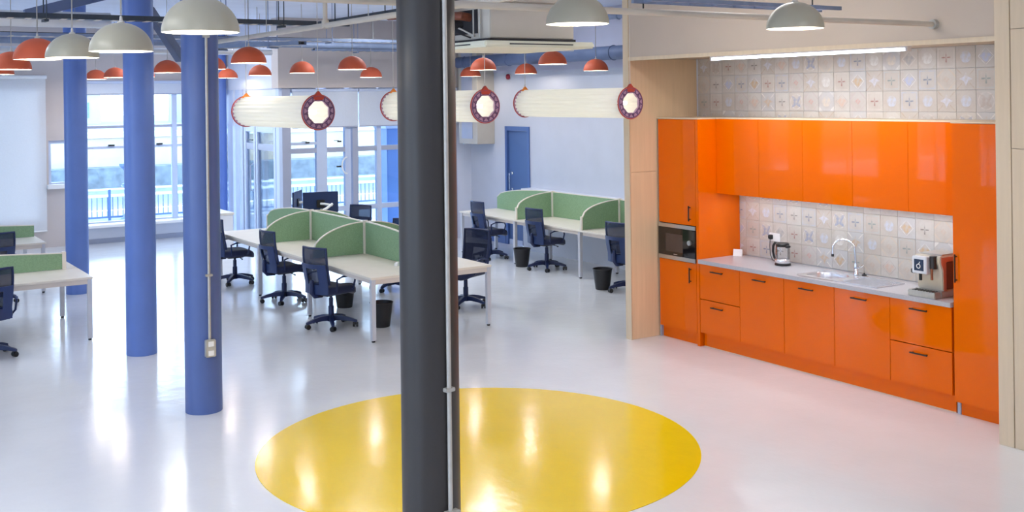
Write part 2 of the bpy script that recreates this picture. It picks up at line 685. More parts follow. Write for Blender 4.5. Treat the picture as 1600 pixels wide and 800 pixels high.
# right wall with a door opening (door y 16.30..17.09, z 0..2.2)
wr_ = MB().box((XR, 9.5, 0), (XR + 0.2, 16.29, 3.2)).box((XR, 17.10, 0), (XR + 0.2, 18.6, 3.2)).box((XR, 16.29, 2.2), (XR + 0.2, 17.10, 3.2))
struct('wall_right', wr_, M_rwall, smooth=0)
struct('wall_right_upper', B((XR - 0.01, 9.5, 3.2), (XR + 0.2, 18.6, CEIL)), M_lilac, smooth=0)
struct('wall_corner', B((10.72, 18.36, 0), (XR, 18.6, 2.95)), M_white, smooth=0)
struct('wall_bulkhead', B((7.06, 18.28, 2.95), (XR, 18.6, CEIL)), M_greige, smooth=0)
# return wall between the two glazed fronts (upper part; below are the glazed doors)
struct('wall_return', B((7.25, 18.6, 2.95), (7.55, YB + 0.2, CEIL)), M_white, smooth=0)
# back wall
wb_ = MB()
wb_.box((XL, YB, 0), (-1.2, YB + 0.2, CEIL)).box((-1.2, YB, 0), (3.85, YB + 0.2, 0.5)).box((-1.2, YB, 3.1), (3.85, YB + 0.2, CEIL)).box((3.85, YB, 3.14), (7.55, YB + 0.2, CEIL))
wb_.box((3.85, YB, 0), (3.95, YB + 0.2, 3.14)).box((3.95, YB, 0), (4.45, YB + 0.2, 1.16)).box((3.95, YB, 2.02), (4.45, YB + 0.2, 3.14))
struct('wall_back', wb_, M_greige, smooth=0)
struct('wall_bay', B((4.45, YB, 0), (7.4, YB + 0.2, 0.33)), M_white, smooth=0)
struct('baseboard_back', B((4.45, YB - 0.02, 0), (7.2, YB, 0.09)), M_frame_g, smooth=0)
# left wall with tall windows
wl_ = MB()
wl_.box((XL - 0.2, YF, 0), (XL, YB, 0.6)).box((XL - 0.2, YF, 3.1), (XL, YB, CEIL))
ys = [YF, 2.0, 4.6, 7.0, 9.6, 13.9, 14.4, 15.3, 16.4, 17.4, 19.4, 20.3, 21.8, YB]
for k in range(0, len(ys), 2):
    wl_.box((XL - 0.2, ys[k], 0.6), (XL, ys[k + 1], 3.1))
struct('wall_left', wl_, M_white, smooth=0)
for k in range(6):
    y0, y1 = ys[2 * k + 1], ys[2 * k + 2]
    wroot = struct_root('window_%d' % (k + 5), (XL - 0.1, (y0 + y1) / 2, 0.6))
    hw = (y1 - y0) / 2
    f = MB()
    f.box((-0.04, -hw, 0), (0.04, hw, 0.07)).box((-0.04, -hw, 2.43), (0.04, hw, 2.5)).box((-0.04, -hw, 0.07), (0.04, -hw + 0.07, 2.43)).box((-0.04, hw - 0.07, 0.07), (0.04, hw, 2.43)).box((-0.04, -0.035, 0.07), (0.04, 0.035, 2.43))
    f.build('frame', M_frame, wroot)
    for (a, b_) in ((-hw + 0.07, -0.035), (0.035, hw - 0.07)):
        B((-0.006, a, 0.07), (0.006, b_, 2.43)).build('pane', M_glass, wroot, smooth=0)
struct('wall_front', B((XL, YF - 0.2, 0), (XR, YF, CEIL)), M_white, smooth=0)

# kitchen recess: x 7.8..8.82, y 5.02..9.5, soffit at 3.16
struct('wall_kitchen_head', B((7.8, 4.9, 3.16), (8.95, 9.58, CEIL)), M_kitwall, smooth=0)
part = struct_root('wall_partition', (7.8, 9.5, 0))
B((0.0, 0.012, 0), (3.25, 0.09, 3.16)).build('core', M_plypale, part, smooth=0)
B((1.15, 0.0, 3.16), (3.25, 0.09, CEIL)).build('upper_core', M_white, part, smooth=0)
for (z0, z1) in ((0.002, 1.878), (1.882, 3.158)):
    B((0.006, 0, z0), (0.42 if z0 < 1 else 1.02, 0.012, z1)).build('plywood_panel', M_ply, part, bevel=0.001)
B((-0.012, -0.004, 0), (0.0, 0.094, CEIL - 0.002)).build('edge_strip', M_plypale, part, bevel=0.002)
pier = struct_root('wall_pier', (7.8, 4.96, 0))
B((0.0, -7.9, 0), (0.3, 0.0, CEIL)).build('core', M_kitwall, pier, smooth=0)
for (z0, z1) in ((0.0, 2.30), (2.304, 3.22), (3.224, CEIL - 0.01)):
    for (ya, yb) in ((-1.26, -0.07), (-2.46, -1.264), (-3.66, -2.464)):
        B((-0.014, ya, z0), (0.0, yb, z1)).build('plywood_panel', M_plypale, pier, bevel=0.0015)
B((-0.02, -0.066, 0), (0.0, 0.06, CEIL - 0.01)).build('edge_strip', M_plypale, pier, bevel=0.002)
B((0.0, 0.0, 0), (1.02, 0.06, 3.16)).build('inner_panel', M_plypale, pier, smooth=0)
struct('trim_1', B((7.785, 5.02, 3.135), (7.8, 9.49, 3.175)), M_plypale, smooth=0)

# tiled wall behind the kitchen
kw = struct_root('wall_kitchen', (8.82, 5.0, 0))
B((0.002, -0.05, 0), (0.13, 4.55, 3.16)).build('plaster', M_white, kw, smooth=0)
TM = []
cream = [(203, 196, 187), (199, 194, 188), (206, 201, 194), (197, 189, 180), (199, 197, 196)]
inks = {'cross': [((150, 84, 74), (206, 198, 190)), ((92, 108, 140), (180, 186, 200)), ((110, 102, 98), (196, 190, 184)), ((120, 140, 140), (186, 190, 190))],
        'diamond': [((198, 168, 128), (236, 232, 224)), ((166, 164, 166), (216, 212, 208)), ((178, 186, 214), (226, 226, 232)), ((206, 178, 160), (180, 160, 150))],
        'star': [((206, 208, 220), (180, 160, 140)), ((196, 170, 140), (232, 226, 216))],
        'flower': [((150, 156, 180), (214, 210, 206)), ((184, 170, 160), (214, 204, 196))],
        'disc': [((222, 220, 216), (190, 182, 170)), ((196, 202, 216), (190, 182, 172)), ((214, 202, 186), (226, 222, 216))],
        'leaf': [((206, 190, 172), (196, 176, 160)), ((190, 178, 176), (200, 150, 140))]}
i = 0
for mo, lst in inks.items():
    for (a, b_) in lst:
        TM.append(tile_material('tile_%s_%d' % (mo, i), mo, cream[i % 5], a, b_))
        i += 1
tile_src = B((-0.008, 0.0, 0.0), (0.002, 0.1985, 0.1985)).build('tile', TM[0], kw, bevel=0.0015, seg=1)
tmesh = []
for m_ in TM:
    q = tile_src.data.copy()
    q.materials[0] = m_
    tmesh.append(q)
first = True
rt = random.Random(3)
for (ya, n_, z0, rows) in ((0.72, 16, 0.953, 4), (0.07, 22, 2.36, 4)):
    for r_ in range(rows):
        prev = -1
        for c_ in range(n_):
            o = tile_src if first else tile_src.copy()
            if not first:
                C.objects.link(o)
            first = False
            kx = rt.randrange(len(tmesh))
            if kx == prev:
                kx = (kx + 5) % len(tmesh)
            prev = kx
            o.data = tmesh[kx]
            o.parent = kw
            o.location = (rt.uniform(-0.0006, 0.0006), ya + c_ * 0.2, z0 + r_ * 0.2)

# ------------------------------------------------------------------ windows of the office
# window_1: glazed front at y = 18.4, x 7.2 .. 10.72
w1 = struct_root('window_1', (7.14, 18.4, 0))
WX = 3.58


def frame_box(name, x0, x1, z0, z1, m, root, d0=-0.05, d1=0.05):
    return B((x0, d0, z0), (x1, d1, z1)).build(name, m, root, bevel=0.004)


frame_box('post', 0.0, 0.16, 0, 2.95, M_frame_g, w1, -0.08, 0.08)
frame_box('post', 1.36, 1.47, 0, 2.95, M_frame_g, w1, -0.07, 0.07)
frame_box('post', 2.90, 3.0, 0, 2.95, M_frame_g, w1, -0.07, 0.07)
frame_box('post', 3.49, 3.58, 0, 2.95, M_frame_g, w1, -0.06, 0.06)
frame_box('mullion', 0.66, 0.86, 0, 2.90, M_frame, w1)
frame_box('mullion', 1.22, 1.33, 0.0, 2.90, M_frame, w1)
frame_box('mullion', 1.86, 1.95, 0, 2.90, M_frame, w1)
for (a, b_) in ((0.16, 0.66), (0.86, 1.22), (1.47, 1.86), (1.95, 2.90), (3.0, 3.49)):
    frame_box('transom', a, b_, 1.78, 1.87, M_frame_g, w1)
    frame_box('transom', a, b_, 0.70, 0.79, M_frame, w1)
    frame_box('bottom_rail', a, b_, 0.0, 0.12, M_frame, w1)
    frame_box('head', a, b_, 2.86, 2.95, M_frame, w1)
    for (z0, z1) in ((0.12, 0.70), (0.79, 1.78), (1.87, 2.86)):
        B((a, -0.006, z0), (b_, 0.006, z1)).build('pane', M_glass, w1, smooth=0)
for hx in (0.46, 1.08):
    hd = B((hx - 0.02, -0.09, 1.96), (hx + 0.05, -0.05, 1.985)).build('vent_handle', M_black, w1, bevel=0.004)
    B((hx - 0.09, -0.08, 1.985), (hx + 0.0, -0.065, 1.995)).build('lever', M_black, hd, smooth=0)
frame_box('vent_rail', 0.16, 0.66, 1.93, 1.98, M_frame, w1, -0.06, 0.0)
# ring-shaped door pull on the glazed door leaf
pr = MB()
pr.tube([(1.235 - 0.10 * math.sin(a), -0.09, 1.53 + 0.15 * math.cos(a)) for a in [PI * k / 14 for k in range(15)]], 0.014, 10)
pr.build('door_pull', M_white_plastic, w1)
B((1.04, -0.06, 1.50), (1.16, -0.05, 1.53)).build('letter_plate', M_black, w1, smooth=0)
# blinds on window_1
for i, (a, b_, lab) in enumerate(((7.32, 8.60, 'pale blue roller blind half down over the glazing behind the monitors'),
                                  (8.62, 10.05, 'pale blue roller blind right of the wide mullion, partly behind the dark column'),
                                  (10.07, 10.70, 'narrow pale roller blind next to the white corner wall'))):
    t = thing('roller_blind', lab, 'blind', ((a + b_) / 2, 18.30, 2.22), 0, 'roller blinds on the right-hand glazing')
    hw = (b_ - a) / 2
    B((-hw, -0.004, 0.03), (hw, 0.002, 0.68)).build('cloth', M_blind, t, smooth=0)
    MB().cyl((-hw, 0, 0.69), (hw, 0, 0.69), 0.028, n=14).build('roller', M_frame, t)
    MB().cyl((-hw, 0, 0.02), (hw, 0, 0.02), 0.012, n=10).build('bottom_bar', M_frame_g, t)

# glazed double doors in the return at x = 7.3, y 18.5..21.9
d2 = struct_root('door_2', (7.3, 18.5, 0))


def fr_y(name, y0, y1, z0, z1, m, root, t=0.04):
    return B((-t, y0, z0), (t, y1, z1)).build(name, m, root, bevel=0.004)


for (a, b_) in ((0.1, 0.42), (2.2, 2.32), (2.40, 2.62), (2.78, 3.08), (3.42, 3.55)):
    fr_y('jamb', a, b_, 0, 2.95, M_frame, d2, 0.05)
for (a, b_) in ((0.48, 0.58), (1.42, 1.50), (1.54, 1.62), (2.06, 2.16)):
    fr_y('stile', a, b_, 0.02, 2.24, M_frame, d2)
fr_y('seam', 1.50, 1.54, 0.02, 2.24, M_dark, d2, 0.02)
fr_y('seam', 2.16, 2.20, 0.02, 2.24, M_dark, d2, 0.02)
for (a, b_) in ((0.58, 1.42), (1.62, 2.06)):
    fr_y('bottom_rail', a, b_, 0.02, 0.2, M_frame, d2)
    fr_y('mid_rail', a, b_, 1.80, 1.92, M_frame_g, d2, 0.03)
    fr_y('top_rail', a, b_, 2.14, 2.24, M_frame, d2)
    B((-0.006, a, 0.2), (0.006, b_, 1.80)).build('pane', M_glass, d2, smooth=0)
    B((-0.006, a, 1.92), (0.006, b_, 2.14)).build('pane', M_glass, d2, smooth=0)
B((-0.03, 0.42, 2.24), (0.03, 3.42, 2.95)).build('overpanel', M_white, d2, smooth=0)
B((-0.06, 1.66, 1.97), (-0.03, 1.90, 1.99)).build('door_closer', M_black, d2, smooth=0)
B((-0.006, 3.08, 0.3), (0.006, 3.42, 2.24)).build('pane', M_glass, d2, smooth=0)
MB().tube([(-0.03, 1.66, 1.0), (-0.09, 1.66, 1.03), (-0.09, 1.66, 1.5), (-0.03, 1.66, 1.53)], 0.012, 8).build('pull_handle', M_frame_g, d2)

# window_2: glazing of the bay at y = 22.1
w2 = struct_root('window_2', (4.45, YB + 0.08, 0.33))
for (a, b_) in ((0.0, 0.09), (0.92, 1.02), (1.84, 1.94), (2.78, 2.87)):
    B((a, -0.05, 0), (b_, 0.05, 2.81)).build('post', M_frame, w2, bevel=0.004)
for (a, b_) in ((0.09, 0.92), (1.02, 1.84), (1.94, 2.78)):
    B((a, -0.05, 0), (b_, 0.05, 0.08)).build('bottom_rail', M_frame, w2, bevel=0.003)
    B((a, -0.05, 2.73), (b_, 0.05, 2.81)).build('head', M_frame, w2, bevel=0.003)
    B((a, -0.05, 1.90), (b_, 0.05, 1.95)).build('transom', M_frame_g, w2, bevel=0.003)
    B((a, -0.05, 1.50), (b_, 0.05, 1.55)).build('transom', M_frame, w2, bevel=0.003)
    B((a + 0.5, -0.09, 1.55), (a + 0.62, -0.05, 1.58)).build('vent_handle', M_black, w2, smooth=0)
    B((a, -0.006, 0.08), (b_, 0.006, 1.50)).build('pane', M_glass, w2, smooth=0)
    B((a, -0.006, 1.55), (b_, 0.006, 1.90)).build('pane', M_glass, w2, smooth=0)
    B((a, -0.006, 1.95), (b_, 0.006, 2.73)).build('pane', M_glass, w2, smooth=0)
B((-0.05, -0.42, -0.0), (2.85, -0.05, 0.055)).build('window_sill', M_white_plastic, w2, bevel=0.006)
w4 = struct_root('window_4', (-1.2, YB + 0.08, 0.5))
for a in (0.0, 1.656, 3.312, 4.968):
    B((a, -0.04, 0), (a + 0.08, 0.04, 2.6)).build('post', M_frame, w4, bevel=0.003)
for a in (0.08, 1.736, 3.392):
    B((a, -0.04, 0), (a + 1.576, 0.04, 0.07)).build('bottom_rail', M_frame, w4, smooth=0)
    B((a, -0.04, 2.53), (a + 1.576, 0.04, 2.6)).build('head', M_frame, w4, smooth=0)
    B((a, -0.006, 0.07), (a + 1.576, 0.006, 2.53)).build('pane', M_glass, w4, smooth=0)
# window_3: the small opening in the beige pier
w3 = struct_root('window_3', (3.95, YB + 0.08, 1.16))
for (a, b_, z0, z1) in ((0, 0.5, 0, 0.06), (0, 0.5, 0.80, 0.86), (0, 0.05, 0.06, 0.80), (0.45, 0.5, 0.06, 0.80)):
    B((a, -0.04, z0), (b_, 0.04, z1)).build('frame', M_frame, w3, bevel=0.003)
B((0.05, -0.006, 0.06), (0.45, 0.006, 0.80)).build('pane', M_glass, w3, smooth=0)
B((-0.04, -0.2, -0.05), (0.54, -0.04, 0.03)).build('window_sill', M_white_plastic, w3, bevel=0.004)
t = thing('roller_blind', 'rolled-up pale blind across the head of the far bay window', 'blind', (5.85, YB - 0.05, 2.88))
B((-1.38, -0.004, 0.02), (1.38, 0.002, 0.24)).build('cloth', M_blind, t, smooth=0)
MB().cyl((-1.38, 0, 0.25), (1.38, 0, 0.25), 0.03, n=14).build('roller', M_frame, t)
MB().cyl((-1.38, 0, 0.012), (1.38, 0, 0.012), 0.012, n=10).build('bottom_bar', M_frame_g, t)

# tall white screen at the far left
t = thing('roller_blind', 'tall white roller blind drawn down over the window at the far left edge', 'blind', (1.2, YB - 0.06, 0.3))
B((-2.6, -0.004, 0.03), (2.7, 0.004, 2.9)).build('cloth', M_screencloth, t, smooth=0)
MB().cyl((-2.62, 0, 2.93), (2.72, 0, 2.93), 0.035, n=14).build('roller', M_white_plastic, t)
MB().cyl((-2.6, 0, 0.02), (2.7, 0, 0.02), 0.014, n=10).build('bottom_bar', M_white_plastic, t)

# door_1: blue door in the right wall
d1 = struct_root('door_1', (XR, 16.29, 0))
fm = MB().box((-0.02, 0.0, 0), (0.12, 0.07, 2.2)).box((-0.02, 0.74, 0), (0.12, 0.81, 2.2)).box((-0.02, 0.07, 2.12), (0.12, 0.74, 2.2))
fm.build('door_frame', M_blueframe, d1, bevel=0.003)
B((0.02, 0.075, 0.01), (0.065, 0.735, 2.115)).build('door_leaf', M_bluedoor, d1, bevel=0.003)
MB().tube([(0.02, 0.62, 1.03), (-0.05, 0.62, 1.03), (-0.05, 0.62, 1.33), (0.02, 0.62, 1.33)], 0.012, 10).build('pull_handle', M_chrome, d1)
MB().cyl((0.02, 0.62, 1.03), (0.012, 0.62, 1.03), 0.03).build('handle_rose', M_chrome, d1)
MB().cyl((0.02, 0.62, 1.33), (0.012, 0.62, 1.33), 0.03).build('handle_rose', M_chrome, d1)
B((0.012, 0.3, 0.0), (0.02, 0.735, 0.1)).build('kick_plate', M_frame, d1, smooth=0)
struct('baseboard_right', MB().box((XR - 0.015, 17.12, 0), (XR, 18.34, 0.2)).box((XR - 0.015, 16.2, 0), (XR, 16.27, 0.2)), M_blueframe, smooth=0)
# low boxing along the right wall behind the desks
struct('trim_2', MB().box((10.86, 9.7, 0), (XR, 16.26, 1.06)).box((10.83, 9.7, 1.06), (XR, 16.27, 1.10)), M_white, smooth=0)
# red alarm sounder
t = thing('alarm_sounder', 'small round dark red alarm sounder high on the pale right wall', 'alarm', (XR, 16.94, 3.12))
t.rotation_euler = (0, -PI / 2, 0)
MB().lathe([(0, 0), (0.05, 0), (0.05, 0.015), (0, 0.015)], 24).build('back_box', M_white_plastic, t)
MB().lathe([(0.03, 0.015), (0.052, 0.02), (0.05, 0.05), (0.03, 0.065), (0, 0.068)], 24).build('horn', M_red, t)
# boxed duct in the corner
t = thing('wall_box', 'grey two-faced boxed riser hanging in the corner left of the blue door', 'riser box', (10.86, 17.75, 1.86))
B((-0.19, -0.27, 0), (0.19, 0.42, 2.33)).build('casing', M_boxgrey, t, bevel=0.004)
B((-0.2, -0.1, 0.1), (-0.19, 0.3, 1.9)).build('access_panel', M_frame_g, t, bevel=0.002)
MB().lathe([(0, 0), (0.016, 0), (0.016, 0.01), (0, 0.01)], 14, (-0.15, 0.3, -0.012)).build('lock', M_chrome, t)
# dark blue panel outside the glazing
t = thing('blue_pillar', 'tall flat blue pillar standing outside behind the right-hand glazing', 'pillar', (9.95, 19.4, -1.1))
B((-0.26, -0.1, 0), (0.26, 0.4, 3.25)).build('shaft', M_pillar, t, bevel=0.01)
B((-0.30, -0.14, 3.25), (0.30, 0.44, 3.32)).build('cap', M_frame, t, bevel=0.01)


# ------------------------------------------------------------------ columns
def column(x, y, r, m, label, conduit=None):
    t = thing('column', label, 'column', (x, y, 0))
    MB().lathe([(0, 0), (r, 0), (r, CEIL), (0, CEIL)], 48).build('shaft', m, t)
    if conduit:
        ang, z0, zs, hw = conduit
        dx, dy = math.cos(ang), math.sin(ang)
        px, py = dx * (r + 0.014), dy * (r + 0.014)
        MB().cyl((px, py, z0), (px, py, CEIL), 0.0125, n=12).build('conduit', M_galv, t)
        sd = (-dy, dx)
        for z in zs:
            c_ = MB()
            c_.bar((px - sd[0] * 0.03, py - sd[1] * 0.03, z), (px + sd[0] * 0.03, py + sd[1] * 0.03, z), 0.034, 0.02)
            c_.build('saddle_clip', M_galv, t, bevel=0.003)
        b_ = MB()
        q = (dx * (r + 0.002), dy * (r + 0.002), z0 - hw)
        b_.bar(q, (dx * (r + 0.05), dy * (r + 0.05), z0 - hw), 0.09, 2 * hw)
        bo = b_.build('socket_box', M_galv, t, bevel=0.006)
        for dz in (0.04, -0.04):
            g = MB()
            g.bar((dx * (r + 0.049), dy * (r + 0.049), z0 - hw + dz), (dx * (r + 0.055), dy * (r + 0.055), z0 - hw + dz), 0.05, 0.045)
            g.build('socket_face', M_white_plastic, bo, bevel=0.002)
    return t


def dirang(x, y, off):
    """angle on the shaft that faces back to the viewer's side, turned by off"""
    return math.atan2(-y, -x) + off


column(2.83, 5.16, 0.157, M_charcoal, 'nearest dark charcoal round column with a thin conduit, standing before the yellow circle',
       (dirang(2.83, 5.16, 0.62), 0.575, (1.21, 3.3), 0.07))
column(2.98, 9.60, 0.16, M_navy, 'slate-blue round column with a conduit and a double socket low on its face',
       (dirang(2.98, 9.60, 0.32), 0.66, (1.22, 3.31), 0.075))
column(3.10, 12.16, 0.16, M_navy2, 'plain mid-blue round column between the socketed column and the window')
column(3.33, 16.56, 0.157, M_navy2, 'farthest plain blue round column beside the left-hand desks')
t = thing('corner_post', 'slim blue round post at the corner of the glazed doors', 'post', (7.12, 21.55, 0))
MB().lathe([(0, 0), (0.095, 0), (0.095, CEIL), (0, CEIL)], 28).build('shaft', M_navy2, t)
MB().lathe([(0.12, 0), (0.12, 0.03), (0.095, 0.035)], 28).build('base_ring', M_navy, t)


# ------------------------------------------------------------------ kitchen
KX = 8.19
def handle_h(yc, z, parent, ln=0.18):
    """horizontal bar handle at local y, z on the front plane x=0"""
    m_ = MB()
    m_.bar((-0.03, yc - ln / 2, z), (-0.03, yc + ln / 2, z), 0.012, 0.012)
    for s in (-1, 1):
        m_.bar((-0.03, yc + s * (ln / 2 - 0.02), z), (0.0, yc + s * (ln / 2 - 0.02), z), 0.01, 0.01)
    return m_.build('handle', M_blackmetal, parent, bevel=0.002)


def handle_v(y, zc, parent, ln=0.18):
    m_ = MB()
    m_.bar((-0.03, y, zc - ln / 2), (-0.03, y, zc + ln / 2), 0.012, 0.012, up=(0, 1, 0))
    for s in (-1, 1):
        m_.bar((-0.03, y, zc + s * (ln / 2 - 0.02)), (0.0, y, zc + s * (ln / 2 - 0.02)), 0.01, 0.01)
    return m_.build('handle', M_blackmetal, parent, bevel=0.002)


G = 0.002


def front(name, y0, y1, z0, z1, parent):
    return B((0.0, y0 + G, z0 + G), (0.019, y1 - G, z1 - G)).build(name, M_orange, parent, bevel=0.0015)


# tall oven housing on the left
t = thing('tall_cabinet', 'tall glossy orange cabinet housing the black microwave at the left end', 'cabinet', (KX, 8.86, 0))
c_ = MB().box((0.02, 0.0, 0.13), (0.62, 0.63, 0.895)).box((0.02, 0.0, 1.305), (0.62, 0.63, 2.47)).box((0.5, 0.0, 0.895), (0.62, 0.63, 1.305))
c_.build('carcass', M_orange_body, t, smooth=0)
dr = front('lower_door', 0.0, 0.61, 0.13, 0.895, t)
handle_v(0.085, 0.76, dr, 0.17)
dr = front('upper_door', 0.0, 0.61, 1.305, 2.475, t)
handle_v(0.085, 1.44, dr, 0.17)
B((0.0, -0.045, 0.0), (0.62, -0.002, 2.475)).build('end_panel', M_orange, t, bevel=0.0015)
B((0.05, 0.0, 0.0), (0.07, 0.61, 0.128)).build('plinth', M_orange, t, smooth=0)
B((0.0, -0.045, 2.477), (0.62, 0.63, 2.492)).build('top_board', M_plypale, t, smooth=0)
B((0.02, 0.612, 0.0), (0.05, 0.632, 2.475)).build('filler_strip', M_frame_g, t, smooth=0)
# microwave
t = thing('microwave', 'built-in black microwave with steel trims in the tall orange cabinet', 'microwave', (KX, 8.865, 0.90))
B((0.0, 0.0, 0.0), (0.48, 0.605, 0.40)).build('body', M_dark, t, smooth=0)
B((-0.012, 0.0, 0.045), (0.0, 0.605, 0.355)).build('door', M_blackglass, t, bevel=0.002)
B((-0.014, 0.0, 0.358), (0.0, 0.605, 0.40)).build('top_trim', M_steel, t, bevel=0.002)
B((-0.014, 0.0, 0.0), (0.0, 0.605, 0.043)).build('bottom_trim', M_steel, t, bevel=0.002)
B((-0.013, 0.2, 0.09), (-0.0115, 0.48, 0.29)).build('viewing_window', mat('oven_window', (74, 60, 54), 0.15, var=0.1), t, smooth=0)
kn = MB().cyl((-0.012, 0.08, 0.215), (-0.034, 0.08, 0.215), 0.027, n=24)
kn.build('control_knob', M_steel, t)
B((-0.0135, 0.29, 0.058), (-0.0118, 0.35, 0.066)).build('maker_badge', M_steel, t, smooth=0)

# base units
ybounds = [8.81, 8.21, 7.60, 6.97, 6.34, 5.71]
blabels = ['orange two-drawer base unit under the worktop beside the microwave cabinet', 'orange single-door base unit right of the left drawer unit',
           'orange single-door base unit below the sink bowl', 'orange single-door base unit below the sink drainer',
           'orange two-drawer base unit below the coffee machine']
for k in range(5):
    y1, y0 = ybounds[k], ybounds[k + 1]
    t = thing('base_cabinet', blabels[k], 'cabinet', (KX, y0, 0), 0, 'orange base units')
    wd = y1 - y0
    c_ = MB().box((0.02, G, 0.155), (0.6, 0.018, 0.905)).box((0.02, wd - 0.018, 0.155), (0.6, wd - G, 0.905)).box((0.02, 0.018, 0.155), (0.6, wd - 0.018, 0.17)).box((0.58, 0.018, 0.17), (0.6, wd - 0.018, 0.905))
    c_.build('carcass', M_orange_body, t, smooth=0)
    if k in (0, 4):
        for (z0, z1) in ((0.155, 0.52), (0.524, 0.905)):
            dr = front('drawer', 0, wd, z0, z1, t)
            handle_h(wd / 2 if k == 4 else wd / 2 + 0.02, z1 - 0.065, dr)
    else:
        dr = front('door', 0, wd, 0.155, 0.905, t)
        handle_h(wd / 2 + 0.01, 0.84, dr)
t = thing('kitchen_plinth', 'long orange plinth strip under the base units along the floor', 'plinth', (KX + 0.05, 5.71, 0))
B((0, 0, 0.0), (0.018, 3.09, 0.153)).build('board', M_orange, t, smooth=0)
B((-0.001, 0, 0.0), (0.0, 3.09, 0.008)).build('sealing_strip', M_plypale, t, smooth=0)

# tall right cabinet
t = thing('tall_cabinet', 'tall narrow glossy orange cabinet right of the coffee machine', 'cabinet', (KX, 5.06, 0))
B((0.02, 0.0, 0.11), (0.62, 0.635, 2.47)).build('carcass', M_orange_body, t, smooth=0)
dr = front('door', 0.0, 0.632, 0.11, 2.475, t)
handle_v(0.595, 1.25, dr, 0.24)
B((0.05, 0.0, 0.0), (0.07, 0.6, 0.108)).build('plinth', M_orange, t, smooth=0)
B((0.045, 0.605, 0.0), (0.07, 0.635, 0.108)).build('plinth_end', M_frame_g, t, smooth=0)
B((0.0, 0.0, 2.477), (0.62, 0.64, 2.492)).build('top_board', M_plypale, t, smooth=0)

# wall cabinets
ub = [8.81, 8.18, 7.58, 6.96, 6.33, 5.705]
ulabels = ['leftmost glossy orange wall cabinet, next to the microwave cabinet', 'second orange wall cabinet from the left, above the kettle',
           'middle orange wall cabinet above the sink bowl', 'fourth orange wall cabinet from the left, above the sink drainer',
           'rightmost orange wall cabinet, above the coffee machine']
for k in range(5):
    y1, y0 = ub[k], ub[k + 1]
    wd = y1 - y0
    t = thing('wall_cabinet', ulabels[k], 'cabinet', (8.46, y0, 1.66), 0, 'orange wall cabinets')
    B((0.02, G, 0.0), (0.345, wd - G, 0.81)).build('carcass', M_orange_body, t, smooth=0)
    B((0.0, G * 0.5, -0.005), (0.019, wd - G * 0.5, 0.815)).build('door', M_orange, t, bevel=0.0015)
    B((0.0, 0.0, 0.817), (0.345, wd, 0.832)).build('top_board', M_plypale, t, smooth=0)
# under-cabinet light strip
t = thing('under_cabinet_light', 'thin lit strip under the orange wall cabinets above the worktop', 'light', (8.60, 7.25, 1.642))
B((-0.012, -1.45, 0.003), (0.012, 1.45, 0.013)).build('channel', M_white_plastic, t, smooth=0)
B((-0.008, -1.44, 0.0), (0.008, 1.44, 0.003)).build('diffuser', emission('strip_led', (246, 246, 255), 5), t, smooth=0)
o = area_light('under_cabinet_glow', (8.60, 7.25, 1.63), 2.9, 0.02, (0, 0, PI / 2), 6, (0.88, 0.95, 1.0))
# lit batten at the recess head
t = thing('batten_light', 'long lit white LED batten under the head of the kitchen recess', 'light', (8.0, 7.17, 3.10))
B((-0.03, -1.20, 0.03), (0.03, 1.20, 0.058)).build('housing', M_white_plastic, t, bevel=0.004)
B((-0.022, -1.19, 0.004), (0.022, 1.19, 0.03)).build('diffuser', M_led, t, bevel=0.006)
for s in (-1, 1):
    B((-0.031, s * 1.20 - 0.012, 0.0), (0.031, s * 1.20 + 0.012, 0.058)).build('end_cap', M_white_plastic, t, bevel=0.003)
area_light('batten_glow', (8.0, 7.17, 3.09), 2.36, 0.05, (0, 0, PI / 2), 24, (0.95, 0.96, 1.0))

# worktop with a cut-out for the sink bowl (y 7.0..7.5)
wt = MB()
wx0, wx1, wz0, wz1 = 8.165, 8.808, 0.909, 0.95
bx0, bx1, by0, by1 = 8.27, 8.60, 7.04, 7.46
wt.box((wx0, by1, wz0), (wx1, 8.812, wz1)).box((wx0, 5.706, wz0), (wx1, by0, wz1)).box((wx0, by0, wz0), (bx0, by1, wz1)).box((bx1, by0, wz0), (wx1, by1, wz1))
o = wt.build('worktop', M_work, None, smooth=0)
tag(o, 'long grey stone-look worktop running over the orange base units', 'worktop')

# sink
t = thing('sink', 'inset steel sink with round-cornered bowl and ribbed drainer', 'sink', (8.435, 7.25, 0.9505))
outer = rrect(0.40, 0.50, 0.05, 6)
inner = rrect(0.32, 0.41, 0.14, 6)
bowl = MB()
lo = [[(p[0], p[1], 0.003) for p in outer], [(p[0], p[1], 0.006) for p in inner]]
for (s, z) in ((0.97, -0.01), (0.94, -0.08), (0.88, -0.13), (0.7, -0.145), (0.1, -0.15)):
    lo.append([(p[0] * s, p[1] * s, z) for p in inner])
bowl.loft(lo, caps=False)
bowl.build('bowl', M_sink, t)
MB().lathe([(0, -0.146), (0.04, -0.146), (0.045, -0.148)], 24).build('waste', M_chrome, t)
dn = MB().box((-0.2, -0.74, 0.0), (0.2, -0.25, 0.004)).box((-0.2, -0.74, 0.004), (-0.185, -0.25, 0.010)).box((0.185, -0.74, 0.004), (0.2, -0.25, 0.010)).box((-0.185, -0.74, 0.004), (0.185, -0.725, 0.010)).box((0.2, -0.26, 0.0), (0.285, 0.25, 0.005))
drn = dn.build('drainer', M_sink, t, bevel=0.0015)
for k in range(9):
    x = -0.152 + 0.038 * k
    B((x - 0.008, -0.71, 0.004), (x + 0.008, -0.29, 0.009)).build('rib', M_sink, drn, bevel=0.002)
